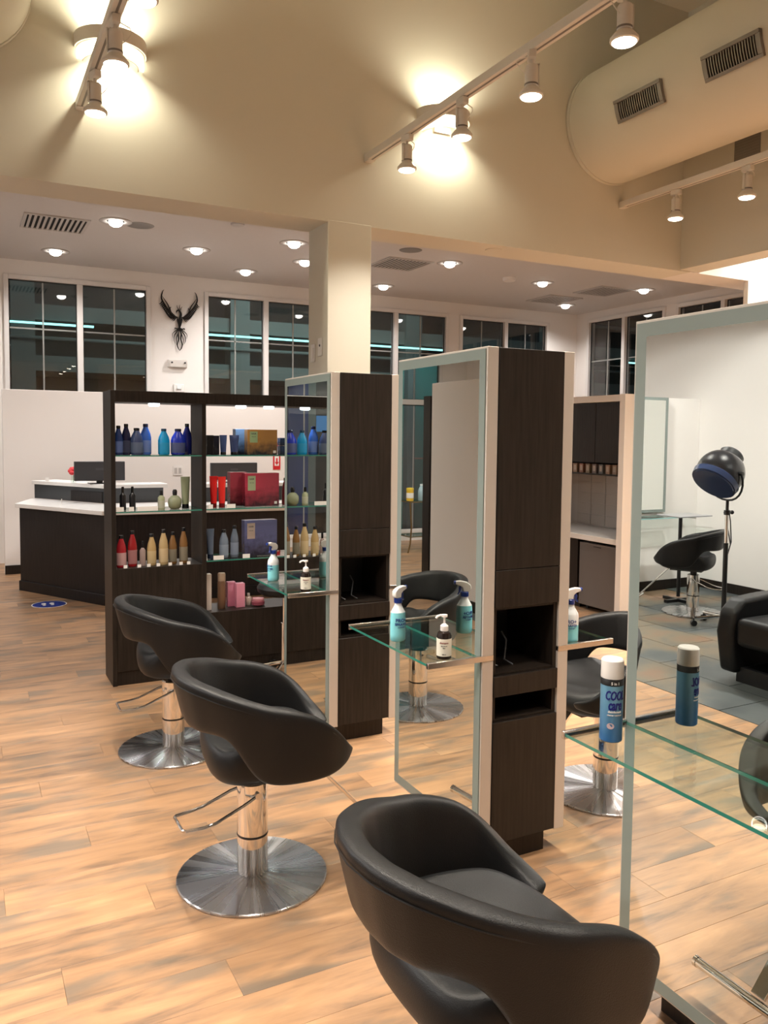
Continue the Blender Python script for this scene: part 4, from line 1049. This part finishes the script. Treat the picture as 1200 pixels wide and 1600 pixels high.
def outlet(x, y, z, label, rz=0, w=.115):
    t = thing('wall_outlet', label, 'outlet', (x, y, z), rz); build('cover_plate', MB().box((-w/2, -.006, -.058), (w/2, 0, .058)), M_WPL, t, bevel=.002)
    for s in (-1, 1): build('socket_face', MB().box((s*w*.22-.017, -.008, -.035), (s*w*.22+.017, -.006, .035)), M_GRILLW, t)
outlet(2.34, 10.03, 1.15, 'double outlet plate on the white wall, seen through the left bay')
outlet(3.63, 10.03, .60, 'white outlet plate low on the wall, seen through the right bay', w=.16)
sg = thing('extinguisher_sign', 'small red and white arrow sign on the white wall', 'sign', (3.62, 10.03, 1.28))
build('sign_plate', MB().box((-.05, -.004, -.13), (.05, 0, .22)), cm((.55, .01, .015), .5), sg)
build('white_panel', MB().box((-.03, -.006, -.08), (.03, -.004, .17)), M_WPL, sg, smooth=0)
build('arrow_mark', MB().prism([(0, -.07), (-.028, -.03), (-.01, -.03), (-.01, .02), (.01, .02), (.01, -.03), (.028, -.03)], 0.006, .008).xform(Matrix.Rotation(PI/2, 4, 'X')), cm((.55, .01, .015), .5), sg, smooth=0)

# ================================================================ MIXING NICHE (right)
nx = thing('mixing_cabinet', 'white framed colour mixing cabinet with dark upper doors', 'cabinet', (5.143, 5.38, 0))
NW = 1.45; ND = .62
build('end_panel', MB().box((-.06, -.07, 0), (ND, -.005, 1.985)), M_WHITE, nx, bevel=.002)
build('end_panel', MB().box((0, NW, 0), (ND, NW+.06, 1.98)), M_WHITE, nx, bevel=.002)
build('top_slab', MB().box((-.01, -.005, 1.925), (ND, NW, 1.985)), M_WHITE, nx, bevel=.002)
build('back_panel', MB().box((ND-.02, -.005, 0), (ND, NW, 1.925)), M_WHITE, nx)
tile = plain('glazed_wall_tile', (.50, .47, .44), .2)
build('backsplash_backing', MB().box((ND-.028, 0, .71), (ND-.02, NW, 1.27)), M_GRILLW, nx)
tl = None
for i in range(7):
    for j in range(5):
        y = .006+i*.21; z = .712+j*.112
        if y+.2 > NW: continue
        if tl is None:
            tl = bpy.data.meshes.new('wall_tile'); q = MB().box((0, 0, 0), (.006, .204, .106)); tl.from_pydata(q.v, [], q.f); tl.materials.append(tile)
        o = bpy.data.objects.new('wall_tile', tl); COL.objects.link(o); o.location = (ND-.034, y, z); o.parent = nx
build('upper_cabinet', MB().box((.02, 0, 1.385), (ND-.03, NW, 1.92)), M_DARK, nx)
for i in range(4): build('upper_door', MB().box((0, .003+i*.36, 1.378), (.019, .357+i*.36, 1.92)), M_DARK, nx, bevel=.001)
build('cubby_shelf', MB().box((0, 0, 1.262), (.30, NW, 1.276)).box((.28, 0, 1.276), (.30, NW, 1.378)), M_DARK, nx)
build('counter', MB().box((-.03, -.004, .655), (ND-.03, NW, .705)), M_COUNTER, nx, bevel=.003)
build('base_cabinet', MB().box((0, .56, .08), (ND-.03, NW, .65)).box((.04, .56, 0), (ND-.03, NW, .08)), M_DARK, nx)
build('filler_strip', MB().box((.02, 0, 0), (.55, .035, .65)), M_DARK, nx)
ORD = ['first', 'second', 'third', 'fourth', 'fifth', 'sixth', 'seventh', 'eighth', 'ninth']
for i in range(9):
    c = [(.22, .10, .06), (.30, .20, .14), (.28, .18, .12), (.12, .12, .12), (.16, .12, .11), (.20, .15, .10)][i % 6]
    t = thing('colour_tube_box', ORD[i]+' small hair colour carton from the white end panel, cubby row', 'box', (5.143+.03, 5.40+i*.088, 1.2765), 0, 'hair colour cartons in the cubby row')
    build('carton', MB().box((0, 0, 0), (.16, .052, .085)), cm(c, .4), t); build('front_label', MB().box((-.001, .012, .02), (0, .040, .07)), cm((.40, .34, .28), .5), t, smooth=0)
fr = thing('mini_fridge', 'grey compact fridge under the white counter', 'fridge', (5.15, 5.43, 0))
build('fridge_body', MB().box((.03, 0, .03), (.50, .48, .63)), M_GREYP, fr, bevel=.004); build('fridge_door', MB().box((-.012, .002, .045), (.028, .478, .628)), plain('grey_fridge_door', (.17, .16, .155), .35, metal=.4), fr, bevel=.004)
build('handle_recess', MB().box((-.014, .19, .600), (-.012, .29, .606)), M_BLACK, fr); 
for x in (.06, .44):
    for y in (.05, .43): build('foot', MB().cyl((x, y, 0), (x, y, .03), .015, seg=10), M_BLACK, fr)
struct('wall_niche', MB().box((5.80, 5.30, 0), (5.88, 6.92, 2.0)), M_WHITE)

# ================================================================ LEFT ROOM (seen in the mirrors)
mr = thing('wall_mirror', 'small frosted-edged wall mirror reflected near the hood dryer', 'mirror', (-3.26, 6.262, .83))
build('frosted_border', MB().box((-.03, -.02, 0), (.0, 0, 1.20)).box((.57, -.02, 0), (.60, 0, 1.20)).box((0, -.02, 0), (.57, 0, .03)).box((0, -.02, 1.17), (.57, 0, 1.20)), M_FROST, mr)
build('mirror_glass', MB().box((0, -.016, .03), (.57, 0, 1.17)), M_MIRROR, mr, smooth=0)
g = thing('wall_glass_shelf', 'pale glass shelf under the small wall mirror', 'shelf', (-3.35, 6.03, .785))
q = MB().box((-.35, 0, 0), (.75, .23, .01)); q.m = [0, 0, 1, 1, 1, 1]; build('glass_ledge', q, [M_GLASS, plain('pale_glass_edge', (.25, .5, .5), .1)], g, smooth=0)
for x in (-.2, .6): build('bracket', MB().box((x, .03, -.02), (x+.015, .235, 0)), M_STEELB, g)
# hood dryer
hd = thing('hood_dryer', 'black hood hair dryer on a stand, seen in the nearest mirror', 'hair dryer', (-2.47, 4.78, 0), 0)
def rotm(e, c): return Matrix.Translation(c) @ e
Rm = Matrix.Rotation(math.radians(-42), 4, 'Y') @ Matrix.Scale(1.18, 4)
cH = Vector((.10, 0, 1.32))
n0 = MB(); n0.ball((0, 0, 0), .165, seg=32, n=18, z0=-.25, z1=1); n0.xform(rotm(Rm, cH)); build('hood', n0, plain('gloss_black_hood', (.012, .012, .014), .22), hd, smooth=60)
n0 = MB().lathe([(.160, -.10), (.168, -.062), (.160, -.055), (.150, -.11)], seg=32).xform(rotm(Rm, cH)); build('visor', n0, plain('smoky_blue_visor', (.03, .045, .10), .1), hd)
n0 = MB().lathe([(.085, .13), (.088, .17), (.075, .185), (.03, .192)], seg=28).xform(rotm(Rm, cH)); build('vent_cap', n0, M_BLACK, hd)
arc = [(cH.x*(1-math.sin(a)), .212*math.cos(a), 1.32-.235*math.sin(a)) for a in [PI*i/14 for i in range(15)]]
build('yoke', MB().tube(arc, .009, 8), M_BLACK, hd)
for s in (-1, 1): build('pivot_knob', MB().cyl((cH.x, s*.185, 1.32), (cH.x, s*.225, 1.32), .016, seg=12), M_BLACK, hd)
build('pole', MB().cyl((0, 0, .08), (0, 0, .72), .020).cyl((0, 0, .72), (0, 0, 1.09), .013), M_BLACK, hd)
build('chrome_sleeve', MB().cyl((0, 0, .72), (0, 0, .98), .016), M_CHROME, hd)
build('clamp', MB().cyl((0, 0, .96), (0, 0, 1.0), .026).cyl((-.05, 0, .98), (.03, 0, .98), .012, seg=10).ball((-.06, 0, .98), .018, seg=12, n=8), M_BLACK, hd)
build('cord', MB().tube([(-.01, .02, 1.02), (-.05, .03, .85), (-.08, .02, .70), (-.05, .02, .62), (-.10, .03, .72), (-.07, .02, .90), (-.02, .0, 1.0)], .005, 6), M_BLACK, hd)
for i in range(5):
    a = 2*PI*i/5+.5; c, s = math.cos(a), math.sin(a)
    lg = build('leg', MB().cyl((0, 0, .09), (.25*c, .25*s, .07), .014, seg=10), M_CHROME, hd); build('caster', MB().cyl((.25*c-.015*s, .25*s+.015*c, .026), (.25*c+.015*s, .25*s-.015*c, .026), .026, seg=14).cyl((.25*c, .25*s, .05), (.25*c, .25*s, .07), .008, seg=8), M_BLACK, lg)
# tray trolley
ty = thing('tray_table', 'thin grey tray table on a black post behind the reflected chair', 'table', (-3.00, 5.72, 0))
build('tray_top', MB().box((-.22, -.15, .845), (.22, .15, .858)), plain('grey_tray', (.25, .25, .26), .3), ty, bevel=.004); build('post', MB().cyl((.05, 0, .05), (.05, 0, .845), .018), M_BLACK, ty); build('base', MB().box((-.18, -.02, .0), (.22, .02, .03)).box((.03, -.18, 0), (.07, .18, .03)), M_BLACK, ty)
# shampoo lounge chair
sp_ = thing('shampoo_lounger', 'black upholstered shampoo lounger on slate, cut by the right picture edge', 'lounger', (-1.72, 3.34, 0))
def arm(y0, y1):
    pr = [(.53, .06), (.58, .33), (.55, .47), (.46, .55), (.2, .565), (-.50, .57), (-.57, .54), (-.57, .06)]
    return MB().prism(pr, y0, y1).xform(Matrix.Rotation(PI/2, 4, 'X'))
build('armrest', arm(.27, .40), M_LEATH, sp_, bevel=.03, bseg=4); build('armrest', arm(-.40, -.27), M_LEATH, sp_, bevel=.03, bseg=4)
build('seat', MB().box((-.45, -.27, .25), (.55, .27, .44)), M_LEATH, sp_, bevel=.04, bseg=4); build('backrest', MB().box((-.62, -.27, .42), (-.46, .27, 1.0)), M_LEATH, sp_, bevel=.04, bseg=4)
build('plinth', MB().box((-.5, -.3, 0), (.48, .3, .10)), M_BLACK, sp_)
bw = thing('shampoo_basin', 'black shampoo basin behind the lounger, outside the picture', 'basin', (-2.70, 3.34, 0)); build('basin', MB().lathe([(.10, .72), (.24, .80), (.26, .90), (.22, .90), (.12, .80)], seg=28), M_BLACK, bw); build('pedestal', MB().lathe([(.14, 0), (.12, .4), (.10, .74)], seg=20), M_BLACK, bw)
outlet(-3.79, 4.75, .42, 'white outlet on the far wall, reflected right of the hood dryer', rz=PI/2+PI, w=.075)
# dark tall shelf end beyond the divider
te = thing('tall_shelf_end', 'tall dark wood shelving end beyond the cream divider, seen in the middle mirror', 'shelving unit', (-.94, 6.96, 0))
build('side_panel', MB().box((.09, 0, 0), (.12, .13, 2.00)), M_DARK, te); build('side_panel', MB().box((-.6, 0, 0), (-.57, .13, 2.00)), M_DARK, te)
for z in (.1, .5, .95, 1.4, 1.98): build('shelf_board', MB().box((-.57, 0, z), (.09, .13, z+.02)), M_DARK, te)
# cart with wipes and bottle
ct = thing('serving_cart', 'gold legged glass cart by the window, seen in the middle mirror', 'cart', (-2.36, 9.85, 0))
gold = plain('antique_gold', (.20, .13, .05), .35, metal=.7)
for sx in (-.22, .22):
    for sy_ in (-.16, .16): build('leg', MB().tube([(sx*1.15, sy_, 0), (sx, sy_, .12), (sx*.92, sy_, .35), (sx, sy_, .60), (sx*1.05, sy_, .71)], .011, 8), gold, ct)
for z in (.70, .22):
    q = MB().box((-.23, -.17, z), (.23, .17, z+.008)); q.m = [0, 0, 1, 1, 1, 1]; build('glass_shelf', q, [M_GLASS, M_GEDGE], ct, smooth=0)
    build('shelf_rim', MB().tube([(-.235, -.175, z), (.235, -.175, z), (.235, .175, z), (-.235, .175, z)], .007, 6, closed=True), gold, ct)
o = thing('wipes_tub', 'yellow tub with white band on the gold cart, seen in the mirror', 'tub', (-2.19, 9.80, .709)); build('tub', MB().lathe([(.045, 0), (.05, .004), (.05, .15)], seg=24), cm((.70, .45, .03), .4), o); build('lid', MB().lathe([(.052, .15), (.052, .175), (.03, .182)], seg=24), cm((.75, .55, .05), .4), o); build('label_band', MB().lathe([(.051, .04), (.0513, .041), (.0513, .11), (.051, .111)], seg=24), M_WPL, o)
bottle(-2.37, .709, 9.80, .10, .23, (.35, .50, .55), (.6, .7, .7), 'clear jug shaped bottle on the gold cart, seen in the mirror', shape='tall')
